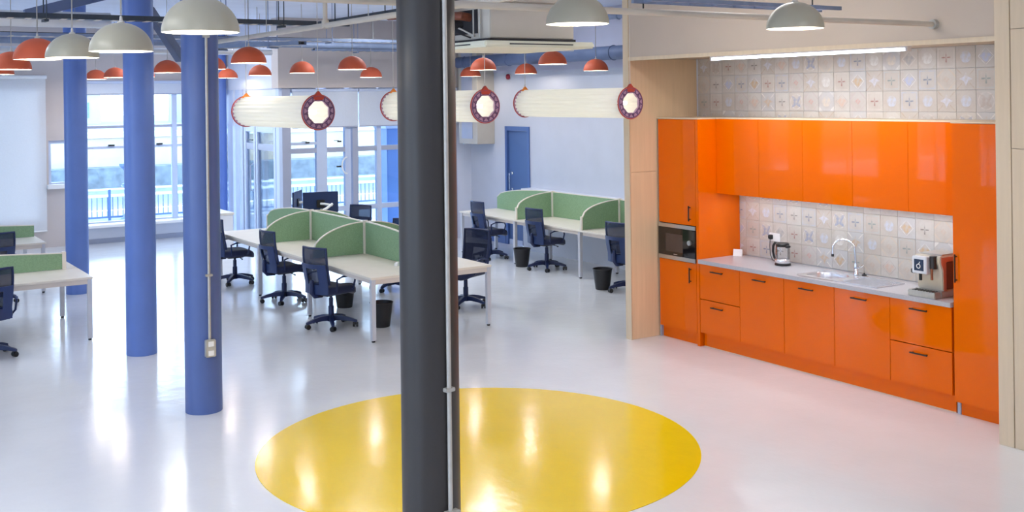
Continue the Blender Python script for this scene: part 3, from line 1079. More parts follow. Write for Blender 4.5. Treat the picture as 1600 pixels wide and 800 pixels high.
# mixer tap
t = thing('mixer_tap', 'tall chrome swan-neck mixer tap behind the sink', 'tap', (8.67, 7.10, 0.957))
MB().lathe([(0, 0.0), (0.028, 0.0), (0.028, 0.012), (0.022, 0.02), (0.022, 0.10), (0.018, 0.12), (0, 0.12)], 24).build('body', M_chrome, t)
pts = [(0, 0, 0.10), (0, 0.01, 0.22)]
for k in range(0, 11):
    a = PI * k / 10
    pts.append((-0.05 * (1 - math.cos(a)) * 0.9, 0.11 - 0.10 * math.cos(a), 0.24 + 0.10 * math.sin(a)))
pts.append((-0.09, 0.212, 0.19))
MB().tube(pts, 0.011, 12).build('spout', M_chrome, t)
MB().cyl((-0.09, 0.212, 0.19), (-0.09, 0.213, 0.165), 0.014, n=14).build('nozzle', M_black, t)
lv = MB().tube([(0, -0.02, 0.07), (0, -0.06, 0.085), (-0.01, -0.10, 0.11)], [0.011, 0.009, 0.007], 10)
lv.build('lever', M_chrome, t)
t = thing('sink_plug', 'small black sink plug lying by the foot of the tap', 'plug', (8.665, 7.0, 0.961))
MB().lathe([(0, 0), (0.022, 0), (0.024, 0.012), (0.008, 0.016), (0.006, 0.028), (0, 0.03)], 20).build('stopper', M_black, t)

# kettle
t = thing('kettle', 'glass kettle with black handle and steel base on the worktop', 'kettle', (8.60, 7.99, 0.951))
MB().lathe([(0, 0), (0.082, 0), (0.084, 0.01), (0.078, 0.022), (0, 0.022)], 32).build('base', M_black, t)
MB().lathe([(0.074, 0.022), (0.079, 0.03), (0.079, 0.062), (0.076, 0.066), (0, 0.066)], 32).build('heater_ring', M_sink, t)
MB().lathe([(0.075, 0.066), (0.076, 0.12), (0.073, 0.18), (0.068, 0.205), (0.066, 0.205), (0.071, 0.18), (0.074, 0.12), (0.073, 0.068)], 32).build('jug', M_kglass, t)
MB().lathe([(0.069, 0.195), (0.07, 0.2), (0.07, 0.222), (0.06, 0.232), (0, 0.236)], 32).build('lid', M_black, t)
sp_ = MB().loft([[(0.03 * math.cos(a) * s + 0.0, -0.062 - o_, 0.2 + 0.018 * math.sin(a) * s) for a in [2 * PI * k / 12 for k in range(12)]] for (s, o_) in ((1.0, 0.0), (0.7, 0.03))])
sp_.build('spout', M_black, t)
MB().tube([(0, 0.06, 0.215), (0, 0.105, 0.222), (0, 0.128, 0.19), (0, 0.135, 0.13), (0, 0.118, 0.07), (0, 0.085, 0.035)], [0.012, 0.014, 0.014, 0.013, 0.012, 0.010], 12).build('handle', M_black, t)
# socket, plug and flex
t = thing('wall_socket', 'white double wall socket with a black plug above the kettle', 'socket', (8.812, 8.29, 1.15))
B((-0.012, -0.075, 0), (0.0, 0.075, 0.09)).build('plate', M_white_plastic, t, bevel=0.003)
for s in (-1, 1):
    B((-0.0145, s * 0.035 - 0.006, 0.066), (-0.011, s * 0.035 + 0.006, 0.08)).build('rocker', M_white_plastic, t, bevel=0.001)
t = thing('power_plug', 'black mains plug and flex of the kettle, in the white socket', 'plug', (8.80, 8.335, 1.16))
MB().loft([[(x, p[0], 0.035 + p[1]) for p in rrect(w_, h_, 0.012, 3)] for (x, w_, h_) in ((-0.0, 0.05, 0.05), (-0.025, 0.048, 0.048), (-0.036, 0.03, 0.03))]).build('body', M_black, t)
MB().tube([(-0.02, 0, 0.012), (-0.025, 0.0, -0.06), (-0.03, -0.01, -0.15), (-0.05, -0.06, -0.203), (-0.12, -0.2, -0.205)], 0.004, 8).build('flex', M_black, t)
# small card
t = thing('folded_card', 'small white folded card standing at the worktop corner', 'card', (8.70, 8.74, 0.951), 0.5)
MB().prism([(-0.02, 0), (0.0, 0.075), (0.02, 0), (0.017, 0), (0.0, 0.066), (-0.017, 0)], -0.05, 0.05, 'y').build('card', M_white_plastic, t, smooth=0)

# coffee machine
t = thing('coffee_machine', 'silver bean-to-cup coffee machine with dark side and drip tray', 'coffee machine', (8.37, 6.0, 0.951))
B((-0.10, -0.135, 0.0), (0.24, 0.135, 0.06)).build('foot', M_steel, t, bevel=0.006)
prof = [(-0.06, 0.06), (0.24, 0.06), (0.24, 0.36), (-0.10, 0.36), (-0.10, 0.30), (-0.07, 0.24)]
MB().prism(prof, -0.13, 0.13, 'y').build('body', mat('champagne_metal', (214, 206, 190), 0.3, metal=0.4, var=0.04), t, bevel=0.008)
B((-0.03, -0.138, 0.07), (0.235, -0.13, 0.31)).build('side_panel', mat('dark_copper_plastic', (96, 50, 42), 0.3, var=0.1), t, bevel=0.004)
sdm = MB().prism([(-0.06, 0.06), (-0.02, 0.06), (0.01, 0.2), (-0.02, 0.31), (0.235, 0.31), (0.235, 0.352), (-0.095, 0.352), (-0.095, 0.30), (-0.065, 0.24)], -0.1355, -0.13, 'y')
sdm.build('side_trim', mat('pink_copper', (188, 124, 106), 0.3, metal=0.3, var=0.05), t)
hd = B((-0.155, -0.03, 0.20), (-0.098, 0.12, 0.35)).build('control_head', mat('pearl_panel', (226, 228, 232), 0.3, metal=0.2, var=0.02), t, bevel=0.006)
B((-0.158, -0.0, 0.225), (-0.154, 0.095, 0.325)).build('display', mat('navy_display', (28, 40, 66), 0.15, var=0.1), hd, smooth=0)
rg = MB().tube([(-0.159, 0.05 + 0.018 * math.cos(a), 0.265 + 0.018 * math.sin(a)) for a in [2 * PI * k / 20 for k in range(20)]], 0.004, 6, closed=True)
rg.tube([(-0.159, 0.045, 0.285), (-0.159, 0.035, 0.305)], 0.004, 6)
rg.build('display_symbol', M_white_plastic, hd)
MB().cyl((-0.10, -0.06, 0.36), (-0.10, -0.06, 0.25), 0.032, n=20).build('milk_head', M_blackmetal, t)
MB().cyl((-0.13, 0.05, 0.20), (-0.13, 0.05, 0.14), 0.014, n=14).build('spout', M_black, t)
MB().cyl((-0.11, -0.05, 0.25), (-0.11, -0.05, 0.15), 0.011, n=12).build('steam_wand', mat('copper_tube', (150, 90, 60), 0.3, metal=0.6, var=0.05), t)
B((-0.12, 0.115, 0.19), (-0.09, 0.16, 0.23)).build('side_knob', M_black, t, bevel=0.006)
tr_ = B((-0.185, -0.13, 0.0), (-0.10, 0.145, 0.055)).build('drip_tray', M_steel, t, bevel=0.006)
for k in range(8):
    y = -0.1 + 0.0285 * k
    B((-0.178, y - 0.005, 0.055), (-0.105, y + 0.005, 0.059)).build('grate_bar', M_blackmetal, tr_, smooth=0)
B((-0.05, -0.11, 0.36), (0.2, 0.11, 0.372)).build('cup_warmer', M_steel, t, bevel=0.003)

# ------------------------------------------------------------------ desks
DZ = 0.73


def desk(x0, x1, y0, y1, label, group, legs, frame_along='y'):
    """bench desk: top, edge frame and square legs; legs = list of (lx, ly) in world coordinates"""
    cx, cy = (x0 + x1) / 2, (y0 + y1) / 2
    t = thing('bench_desk', label, 'desk', (cx, cy, 0), 0, group)
    hx, hy = (x1 - x0) / 2, (y1 - y0) / 2
    B((-hx + 0.001, -hy + 0.001, DZ - 0.025), (hx - 0.001, hy - 0.001, DZ)).build('desk_top', M_desk, t, bevel=0.003)
    f = MB()
    f.box((-hx + 0.03, -hy + 0.04, DZ - 0.075), (-hx + 0.06, hy - 0.04, DZ - 0.026)).box((hx - 0.06, -hy + 0.04, DZ - 0.075), (hx - 0.03, hy - 0.04, DZ - 0.026))
    f.box((-hx + 0.06, -hy + 0.01, DZ - 0.08), (hx - 0.06, -hy + 0.05, DZ - 0.026)).box((-hx + 0.06, hy - 0.05, DZ - 0.08), (hx - 0.06, hy - 0.01, DZ - 0.026))
    f.build('frame', M_desk_edge, t, smooth=0)
    for (lx, ly) in legs:
        lg = MB().box((lx - cx - 0.026, ly - cy - 0.026, 0.02), (lx - cx + 0.026, ly - cy + 0.026, DZ - 0.026))
        lgo = lg.build('leg', M_leg, t, bevel=0.003)
        MB().cyl((lx - cx, ly - cy, 0.0), (lx - cx, ly - cy, 0.02), 0.02, n=12).build('foot', M_black, lgo)
    return t


def arch(L, h0, h1, n=14):
    """arched top from height h0 (at 0) down to h1 (at L)"""
    return [(L * k / n, h1 + (h0 - h1) * math.sqrt(max(0.0, 1 - (k / n) ** 1.9))) for k in range(n + 1)]


def screen(loc, rz, L, h0, h1, label, group, post=True, stub=False, straight=False):
    """green fabric desk screen along local +x from a white post at x=0"""
    t = thing('desk_screen', label, 'desk screen', loc, rz, group)
    x0 = 0.022
    top = [(x0, h0), (L - 0.012, h1)] if straight else [(max(x0, p[0]), p[1]) for p in arch(L - 0.012, h0, h1)]
    poly = [(x0, 0.004), (L - 0.012, 0.004)] + [(p[0], max(0.03, p[1] - 0.012)) for p in reversed(top)]
    MB().prism(poly, -0.012, 0.012, 'y').build('panel', M_green, t)
    tr = MB()
    for a, b_ in zip(top[:-1], top[1:]):
        if (Vector(a) - Vector(b_)).length > 1e-4:
            tr.bar((a[0], 0, a[1] - 0.005), (b_[0], 0, b_[1] - 0.005), 0.03, 0.012)
    tr.build('top_trim', M_desk, t)
    if post:
        B((-0.022, -0.028, 0.0), (0.022, 0.028, h0 + 0.012)).build('post', M_desk, t, bevel=0.002)
    if stub:
        B((L - 0.012, -0.02, 0.0), (L + 0.012, 0.02, h1 + 0.012)).build('end_post', M_desk, t, bevel=0.002)
    return t


# middle cluster: x 5.35..6.95, y 11.1..16.5
XC = 6.16
yb = [11.10, 12.92, 14.70, 16.48]
nm = ['front', 'second', 'far']
ldesk = ['front left desk of the middle cluster, its corner leg beside the black bin', 'second desk on the left side of the middle cluster, between two green wings',
         'farthest desk on the left side of the middle cluster, near the glazed doors']
rdesk = ['front right desk of the middle cluster, half hidden by the charcoal column', 'second desk on the right side of the middle cluster behind the green screens',
         'farthest desk on the right side of the middle cluster, carrying the monitors']
for k in range(3):
    y0, y1 = yb[k], yb[k + 1]
    desk(5.35, XC, y0, y1, ldesk[k], 'desks of the middle cluster', [(5.385, y0 + 0.03)] + ([(5.385, y1 - 0.03)] if k == 2 else []))
    desk(XC, 6.95, y0, y1, rdesk[k], 'desks of the middle cluster', [(6.915, y0 + 0.03)] + ([(6.915, y1 - 0.03)] if k == 2 else []))
HS = 0.42
screen((XC, yb[1], DZ), -PI / 2, 1.78, HS, 0.20, 'green centre screen sloping down to the front end of the middle desks', 'green screens of the middle cluster', post=True, stub=True)
screen((XC, yb[2], DZ), -PI / 2, yb[2] - yb[1] - 0.022, HS, HS, 'straight-topped green centre screen between the two white posts', 'green screens of the middle cluster', straight=True)
screen((XC, yb[2] + 0.023, DZ), PI / 2, 1.74, HS, 0.20, 'pale green centre screen arching down toward the far glazing', 'green screens of the middle cluster', post=False, stub=True)
for k in (1, 2):
    screen((XC - 0.023, yb[k], DZ), PI, 0.74, HS, 0.06, ['', 'front left arched green wing screen above the nearest office chair', 'rear left arched green wing screen beside the second chair'][k], 'green screens of the middle cluster', post=False, stub=True)
    screen((XC + 0.023, yb[k], DZ), 0, 0.74, HS, 0.06, ['', 'front right arched green wing screen beside the charcoal column', 'rear right arched green wing screen below the monitors'][k], 'green screens of the middle cluster', post=False, stub=True)

# right cluster along the right wall: x 9.78..10.56
XR0, XRC = 9.78, 10.56
yr = [11.36, 13.12, 14.90, 16.68]
rl = ['white desk of the right row nearest the plywood partition', 'middle white desk of the right row between two arched green wings', 'far white desk of the right row by the blue door']
for k in range(3):
    y0, y1 = yr[k], yr[k + 1]
    desk(XR0, XRC, y0, y1, rl[k], 'desks of the right row', [(9.82, y0 + 0.04), (10.52, y0 + 0.04)] + ([(9.82, y1 - 0.04), (10.52, y1 - 0.04)] if k == 2 else []))
screen((XRC, yr[1], DZ), -PI / 2, 1.7, HS, 0.34, 'green back screen of the right row, cut off by the plywood partition', 'green screens of the right row', post=True, straight=True)
screen((XRC, yr[2], DZ), -PI / 2, yr[2] - yr[1] - 0.022, HS, HS, 'long straight green back screen of the right row', 'green screens of the right row', straight=True)
screen((XRC, yr[2] + 0.023, DZ), PI / 2, 1.72, HS, 0.22, 'far teal-green back screen of the right row arching down by the blue door', 'green screens of the right row', post=False)
for k in (1, 2):
    screen((XRC - 0.023, yr[k], DZ), PI, 0.72, HS, 0.19, ['', 'arched green wing screen of the right row nearest the partition', 'arched green wing screen of the right row near the blue door'][k], 'green screens of the right row', post=False, stub=True)

# left clusters: desks run along x, ends at x 2.82 / 2.95
desk(-0.2, 2.82, 13.18, 14.0, 'nearest white desk at the left edge, its corner leg in front of the columns', 'desks at the left edge', [(2.785, 13.21), (0.6, 13.21)])
desk(-0.2, 2.82, 14.0, 14.82, 'white desk behind the nearest green screen at the left edge', 'desks at the left edge', [(2.785, 14.79), (0.6, 14.79)])
screen((2.66, 14.0, DZ), PI, 2.7, 0.20, 0.34, 'long green screen on the nearest left-edge desk, in front of the far blue column', 'green screens at the left edge', straight=True)
desk(-0.2, 2.97, 16.86, 17.66, 'small white desk at the left edge in front of the tall white blind', 'desks at the left edge', [(2.93, 16.9), (0.6, 16.9)])
desk(-0.2, 2.97, 17.66, 18.46, 'rearmost white desk at the left edge behind its green screen', 'desks at the left edge', [(2.93, 18.42), (0.6, 18.42)])
screen((2.96, 17.66, DZ), PI, 2.6, 0.18, 0.30, 'far short green screen against the white wall at the left edge', 'green screens at the left edge', post=False, straight=True)

# white sideboard at the end of the bay
t = thing('sideboard', 'low white sideboard behind the farthest office chair', 'sideboard', (6.36, 19.4, 0))
B((-0.18, -0.18, 0), (0.18, 0.9, 0.68)).build('carcass', M_white_plastic, t, bevel=0.004)
B((-0.2, -0.2, 0.68), (0.2, 0.93, 0.72)).build('top', M_desk, t, bevel=0.004)
B((-0.195, -0.16, 0.06), (-0.18, 0.35, 0.66)).build('door', M_white_plastic, t, bevel=0.002)
B((-0.195, 0.36, 0.06), (-0.18, 0.88, 0.66)).build('door', M_white_plastic, t, bevel=0.002)


# ------------------------------------------------------------------ office chair (faces local +y)
def make_chair():
    t = thing('office_chair', 'chair', 'chair')
    # star base
    hub = MB().lathe([(0, 0.07), (0.045, 0.07), (0.05, 0.085), (0.045, 0.13), (0.03, 0.145), (0, 0.145)], 20)
    for k in range(5):
        a = 2 * PI * k / 5 + PI / 2 + 0.3
        c_, s_ = math.cos(a), math.sin(a)
        lo = []
        for (r, wd, z0, z1) in ((0.03, 0.06, 0.08, 0.14), (0.12, 0.056, 0.082, 0.137), (0.22, 0.048, 0.074, 0.116), (0.30, 0.04, 0.060, 0.090), (0.318, 0.026, 0.060, 0.082)):
            ring = []
            for (u, z) in ((-1, z0), (1, z0), (0.75, z1), (-0.75, z1)):
                ring.append((c_ * r - s_ * u * wd / 2, s_ * r + c_ * u * wd / 2, z))
            lo.append(ring)
        hub.loft(lo)
    base = hub.build('star_base', M_chair_p, t)
    cast0 = MB()
    for s in (-1, 1):
        cast0.cyl((s * 0.010, 0, 0.029), (s * 0.03, 0, 0.029), 0.029, n=16)
    cast0.cyl((0, 0.0, 0.026), (0, 0.0, 0.068), 0.009, n=8)
    cast0.box((-0.022, -0.018, 0.036), (0.022, 0.02, 0.056))
    cm = None
    for k in range(5):
        a = 2 * PI * k / 5 + PI / 2 + 0.3
        if cm is None:
            co = cast0.build('caster', M_black, t)
            cm = co.data
        else:
            co = bpy.data.objects.new('caster', cm)
            C.objects.link(co)
            co.parent = t
        co.location = (0.298 * math.cos(a), 0.298 * math.sin(a), 0)
        co.rotation_euler = (0, 0, a + 0.8 * k)
    MB().lathe([(0.034, 0.12), (0.034, 0.25), (0.026, 0.255), (0.026, 0.35), (0.018, 0.352), (0.018, 0.42)], 20).build('gas_lift', M_chair_p, t)
    mech = MB().box((-0.09, -0.13, 0.385), (0.09, 0.11, 0.425)).box((-0.03, -0.235, 0.385), (0.03, -0.13, 0.415)).build('tilt_mechanism', M_black, t, bevel=0.008)
    MB().tube([(0.06, 0.03, 0.40), (0.2, 0.03, 0.395), (0.245, 0.035, 0.385)], [0.006, 0.006, 0.011], 8).build('lever', M_black, mech)
    # seat cushion
    lo = []
    base_r = rrect(0.49, 0.47, 0.13, 5)
    for (s, z) in ((0.82, 0.405), (0.93, 0.41), (1.0, 0.43), (1.0, 0.475), (0.95, 0.498), (0.8, 0.51), (0.4, 0.512)):
        ring = []
        for p in base_r:
            x, y = p[0] * s, p[1] * s + 0.02
            dz = -0.045 * max(0.0, (y - 0.10) / 0.155) ** 2 + 0.012 * (abs(x) / 0.245) ** 2
            ring.append((x, y, z + dz))
        lo.append(ring)
    MB().loft(lo).build('seat', M_chair, t, smooth=60)

    # back: curved open-mesh panel
    def bk(u, v):
        wd = 0.225 - 0.02 * v - 0.03 * (1 - v) ** 2
        x = (u * 2 - 1) * wd
        y = -0.235 - 0.05 * math.sin(v * 2.4 - 0.2) * 0.6 - 0.03 * v + 0.045 * (u * 2 - 1) ** 2
        return (x, y, 0.55 + 0.43 * v)
    MB().slab(bk, 10, 10, (0, -0.006, 0)).build('mesh_back', M_mesh, t)
    loop = [bk(k / 8, 0) for k in range(8)] + [bk(1, k / 8) for k in range(8)] + [bk(1 - k / 8, 1) for k in range(8)] + [bk(0, 1 - k / 8) for k in range(8)]
    fr = MB().tube(loop, 0.014, 8, closed=True)
    fr.build('back_frame', M_chair_p, t)

    # lower shell behind the mesh, and spine
    def sh(u, v):
        p = bk(0.02 + u * 0.96, max(0.0, v * 0.72 - 0.22))
        return (p[0] * (1.10 - 0.06 * v), p[1] - 0.022 - 0.012 * (1 - abs(u * 2 - 1)), 0.43 + 0.36 * v)
    so = MB().slab(lambda u, v: sh(u * 0.26, v), 4, 6, (0, -0.014, 0))
    so.slab(lambda u, v: sh(0.74 + u * 0.26, v), 4, 6, (0, -0.014, 0))
    so.slab(lambda u, v: sh(0.26 + u * 0.48, v * 0.32), 4, 3, (0, -0.014, 0))
    so.slab(lambda u, v: sh(0.26 + u * 0.48, 0.86 + v * 0.14), 4, 2, (0, -0.014, 0))
    so.build('back_shell', M_chair_s, t)
    spn = MB().tube([(0, -0.14, 0.40), (0, -0.25, 0.405), (0, -0.295, 0.45), (0, -0.295, 0.60)], [0.028, 0.03, 0.03, 0.022], 10)
    spn.build('spine', M_chair_p, t)
    for s in (-1, 1):
        MB().tube([(s * 0.21, 0.10, 0.43), (s * 0.265, 0.12, 0.47), (s * 0.285, 0.135, 0.58), (s * 0.285, 0.12, 0.622), (s * 0.285, 0.05, 0.638), (s * 0.283, -0.06, 0.638), (s * 0.275, -0.14, 0.61), (s * 0.262, -0.13, 0.50), (s * 0.21, -0.10, 0.43)], 0.012, 8).build('armrest', M_chair_p, t)
    return t


chair0 = make_chair()
chairs = [(5.35, 12.21, -PI / 2 + 0.30, 'nearest navy office chair, at the front left desk of the middle cluster'),
          (5.50, 14.11, -PI / 2 + 0.12, 'blue office chair at the second left desk of the middle cluster'),
          (5.45, 15.97, -PI / 2 - 0.02, 'bright blue office chair at the far left desk, beside the socketed column'),
          (7.32, 12.34, PI / 2 + 0.35, 'dark office chair on the right of the middle cluster, just right of the charcoal column'),
          (7.11, 14.06, PI / 2 + 0.3, 'office chair whose casters show under the middle desks beside the charcoal column'),
          (7.55, 16.35, PI / 2 + 0.5, 'blue chair whose backrest top rises behind the green screens, right of the monitors'),
          (9.90, 14.16, -PI / 2 + 0.06, 'navy office chair at the middle desk of the right row with a bin behind it'),
          (9.72, 11.88, -PI / 2 + 0.10, 'navy office chair of the right row partly hidden by the plywood partition'),
          (9.82, 15.72, -PI / 2 - 0.02, 'navy office chair at the far right desk in front of the blue door'),
          (1.67, 12.98, 0.12, 'dark office chair cut off by the left edge, at the nearest left desk'),
          (2.22, 16.45, 0.1, 'dark chair back peeping over the nearest green screen at the left edge')]
for i, (x, y, rz, lab) in enumerate(chairs):
    o = chair0 if i == 0 else copy_tree(chair0)
    o.location = (x, y, 0)
    o.rotation_euler = (0, 0, rz)
    o['label'] = lab
    o['group'] = 'navy mesh-back office chairs'


# ------------------------------------------------------------------ bins
def make_bin():
    t = thing('waste_bin', 'bin', 'bin')
    prof = [(0, 0), (0.098, 0), (0.102, 0.01), (0.138, 0.29), (0.134, 0.29), (0.097, 0.014), (0, 0.012)]
    MB().lathe(prof, 32).build('bucket', M_bin, t)
    ring = MB().tube([(0.138 * math.cos(2 * PI * k / 32), 0.138 * math.sin(2 * PI * k / 32), 0.29) for k in range(32)], 0.006, 8, closed=True)
    ring.build('rim', M_bin, t)
    return t


bin0 = make_bin()
bins = [(5.85, 11.86, 'black tapered waste bin beside the front corner leg of the middle desks'),
        (6.0, 13.25, 'black waste bin under the middle desks behind the nearest chair'),
        (9.76, 14.66, 'black waste bin behind the chair at the middle desk of the right row'),
        (9.52, 12.24, 'black waste bin at the right row beside the plywood partition')]
for i, (x, y, lab) in enumerate(bins):
    o = bin0 if i == 0 else copy_tree(bin0)
    o.location = (x, y, 0)
    o['label'] = lab
    o['group'] = 'black waste bins'


# ------------------------------------------------------------------ monitors
def monitor(loc, rz, label):
    t = thing('monitor', label, 'monitor', loc, rz, 'monitors on the far right desk')
    B((-0.27, -0.02, 0.28), (0.27, 0.01, 0.60)).build('screen_case', M_screen, t, bevel=0.006)
    B((-0.255, 0.01, 0.295), (0.255, 0.013, 0.588)).build('display', M_blackglass, t, smooth=0)
    B((-0.06, -0.035, 0.36), (0.06, -0.02, 0.48)).build('mount_plate', M_black, t, bevel=0.003)
    MB().tube([(0, -0.03, 0.42), (0.05, -0.09, 0.42), (0.16, -0.13, 0.40)], 0.017, 10).build('upper_arm', M_white_plastic, t)
    MB().tube([(0.16, -0.13, 0.42), (0.06, -0.19, 0.36), (-0.02, -0.22, 0.33)], 0.019, 10).build('lower_arm', M_white_plastic, t)
    MB().cyl((-0.02, -0.22, 0.0), (-0.02, -0.22, 0.36), 0.02, n=14).build('pole', M_galv, t)
    MB().lathe([(0, 0), (0.06, 0), (0.06, 0.012), (0, 0.012)], 20, (-0.02, -0.22, 0.0)).build('clamp', M_black, t)
    return t


monitor((6.66, 15.55, DZ), -0.25, 'dark blue monitor back on a white arm above the green screens')
monitor((6.44, 15.95, DZ), 0.95, 'second monitor turned almost edge-on left of the dark blue one')

# small white object on the front middle desk
t = thing('cable_tidy', 'small white cable tidy lying by the green screen on the front desk', 'cable tidy', (6.02, 11.75, DZ), 0.6)
MB().loft([[(p[0], p[1], z) for p in rrect(w_, h_, 0.012, 3)] for (z, w_, h_) in ((0.0, 0.10, 0.06), (0.03, 0.09, 0.05), (0.045, 0.05, 0.03))]).build('shell', M_white_plastic, t)
MB().tube([(0.04, 0, 0.01), (0.08, 0.02, 0.012), (0.10, 0.06, 0.006)], 0.005, 8).build('cable', mat('green_cable', (90, 120, 80), 0.6, var=0.0), t)


# ------------------------------------------------------------------ dome pendants
def make_pendant(m):
    t = thing('pendant_lamp', 'lamp', 'pendant lamp')
    R = 0.19
    prof = []
    for k in range(0, 15):
        a = (PI / 2) * k / 14
        prof.append((R * math.cos(a), 0.178 * math.sin(a)))
    outer_p = [(r, z) for (r, z) in prof[:-1]] + [(0.012, 0.178)]
    MB().lathe(outer_p, 40).build('shade', m, t)
    inner_p = [(R, 0.0), (R - 0.004, -0.001)] + [((R - 0.006) * math.cos(PI / 2 * k / 12), 0.17 * math.sin(PI / 2 * k / 12)) for k in range(0, 12)] + [(0.0, 0.17)]
    MB().lathe(inner_p, 40).build('shade_lining', M_shadein, t)
    MB().lathe([(0.022, 0.172), (0.022, 0.183), (0.010, 0.190), (0.008, 0.215), (0.003, 0.22)], 16).build('cord_grip', M_cord, t)
    MB().lathe([(0.0, 0.05), (0.018, 0.054), (0.03, 0.072), (0.03, 0.085), (0.018, 0.11), (0.015, 0.15)], 16).build('bulb', M_bulb, t)
    return t


def ordinal(n):
    return ['first', 'second', 'third', 'fourth', 'fifth', 'sixth', 'seventh', 'eighth', 'ninth', 'tenth', 'eleventh', 'twelfth', 'thirteenth',
            'fourteenth', 'fifteenth', 'sixteenth', 'seventeenth', 'eighteenth', 'nineteenth'][n]


pg = make_pendant(M_grey)
po = make_pendant(M_terra)
cord_me = MB().cyl((0, 0, 0), (0, 0, 1), 0.0045, n=8).build('cord', M_cord).data
bpy.data.objects.remove(bpy.data.objects['cord'])


def place_pendant(src, used, x, y, z, lab, group, power, col):
    o = src if not used else copy_tree(src)
    o.location = (x, y, z)
    o['label'] = lab
    o['group'] = group
    c_ = bpy.data.objects.new('cord', cord_me)
    C.objects.link(c_)
    c_.parent = o
    c_.location = (0, 0, 0.225)
    c_.scale = (1, 1, CEIL - z - 0.225)
    ld = bpy.data.lights.new('pendant_glow', 'POINT')
    ld.energy = power
    ld.color = col
    ld.shadow_soft_size = 0.04
    lo_ = bpy.data.objects.new('pendant_glow', ld)
    C.objects.link(lo_)
    lo_.location = (x, y, z + 0.03)


greys = [(1.68, 5.39, 3.09, 'largest stone-grey dome pendant, hanging in front of the socketed column'), (1.67, 6.95, 3.06, 'stone-grey dome pendant in front of the plain middle blue column'),
         (1.70, 8.54, 3.08, 'leftmost stone-grey dome pendant, in front of the far blue column'), (3.91, 5.24, 3.18, 'stone-grey dome pendant just right of the ceiling cassette unit'),
         (5.56, 5.03, 3.18, 'stone-grey dome pendant hanging before the lit kitchen batten')]
oranges = [(1.97, 14.16, 3.09), (1.76, 11.72, 3.08), (1.67, 9.78, 3.11), (4.61, 21.11, 3.17), (4.62, 19.69, 3.17), (5.36, 20.62, 3.2), (4.36, 15.53, 3.15),
           (4.77, 14.83, 3.18), (6.80, 20.2, 3.17), (4.09, 11.45, 3.15), (6.5, 17.65, 3.16), (6.41, 15.6, 3.15), (6.18, 13.31, 3.14), (8.36, 17.24, 3.12),
           (10.3, 17.1, 3.13), (8.29, 13.4, 3.14), (10.47, 15.53, 3.14), (8.32, 11.71, 3.17), (10.15, 13.15, 3.13)]
for i, (x, y, z, lab) in enumerate(greys):
    place_pendant(pg, i > 0, x, y, z, lab, 'stone-grey dome pendants', 13, (1.0, 0.90, 0.78))
for i, (x, y, z) in enumerate(oranges):
    place_pendant(po, i > 0, x, y, z, 'terracotta orange dome pendant with lit white lining, %s orange lamp from the left' % ordinal(i), 'terracotta dome pendants', 11, (1.0, 0.88, 0.76))


# ------------------------------------------------------------------ long pleated tube lamps
def make_tube_lamp():
    """axis along +y from the near ring at y=0"""
    t = thing('tube_lamp', 'lamp', 'pendant lamp')
    L, R = 2.06, 0.165
    n = 96
    loops = []
    for j in range(9):
        y = 0.02 + (L - 0.04) * j / 8
        ring = []
        for k in range(n):
            a = 2 * PI * k / n
            r = R * 0.965 + 0.009 * math.cos(a * 22)
            ring.append((r * math.cos(a), y, r * math.sin(a)))
        loops.append(ring)
    sh_ = MB().loft(loops, caps=False).build('pleated_shade', M_shade, t, smooth=80)
    MB().cyl((0, 0.08, 0), (0, L - 0.08, 0), 0.022, n=14).build('lamp_tube', M_tubebulb, t)
    for (y, back) in ((0.0, False), (L, True)):
        rg = MB()
        m_ = 64
        lo = []
        for (rr_, yy) in ((0.118, -0.012), (0.168, -0.012), (0.172, 0.0), (0.168, 0.012), (0.118, 0.012)):
            ring = []
            for k in range(m_):
                a = 2 * PI * k / m_
                r = rr_
                if rr_ < 0.13:
                    r = rr_ - 0.012 * abs(math.cos(a * 4))     # scalloped opening
                ring.append((r * math.cos(a), y + yy, r * math.sin(a)))
            lo.append(ring)
        lo.append(lo[0])
        rg.loft(lo, caps=False)
        ro = rg.build('end_ring', M_lav, t)
        fw = MB()
        sg = -1 if not back else 1
        for k in range(30):
            a = 2 * PI * k / 30
            a2 = a + (0.13 if k % 2 else -0.13)
            if abs(a - PI / 2) < 0.36:
                continue
            fw.bar((0.120 * math.cos(a), y + sg * 0.015, 0.120 * math.sin(a)), (0.160 * math.cos(a2), y + sg * 0.015, 0.160 * math.sin(a2)), 0.008, 0.010, up=(0, 1, 0))
        MB().tube([(0.171 * math.cos(2 * PI * k / 48), y, 0.171 * math.sin(2 * PI * k / 48)) for k in range(48)], 0.008, 8, closed=True).build('rim_bead', M_terra2, ro)
        fw.tube([(0.160 * math.cos(2 * PI * k / 48), y + sg * 0.014, 0.160 * math.sin(2 * PI * k / 48)) for k in range(48)], 0.005, 6, closed=True)
        fw.tube([(0.120 * math.cos(2 * PI * k / 48), y + sg * 0.014, 0.120 * math.sin(2 * PI * k / 48)) for k in range(48)], 0.005, 6, closed=True)
        fw.build('fretwork', M_purple, ro)
        pk = MB().prism([(-0.07, 0.148), (-0.03, 0.178), (0, 0.212), (0.03, 0.178), (0.07, 0.148), (0.035, 0.118), (-0.035, 0.118)], y - 0.018, y + 0.018, 'y')
        pk.build('hanging_tab', M_terra2 if not back else M_tab, t, bevel=0.003)
        MB().tube([(0, y, 0.205), (0, y, 0.235)], 0.007, 8).build('hook', M_galv, t)
        MB().cyl((0, y, 0.23), (0, y, CEIL - 2.64), 0.004, n=8).build('cord', M_cord, t)
    return t


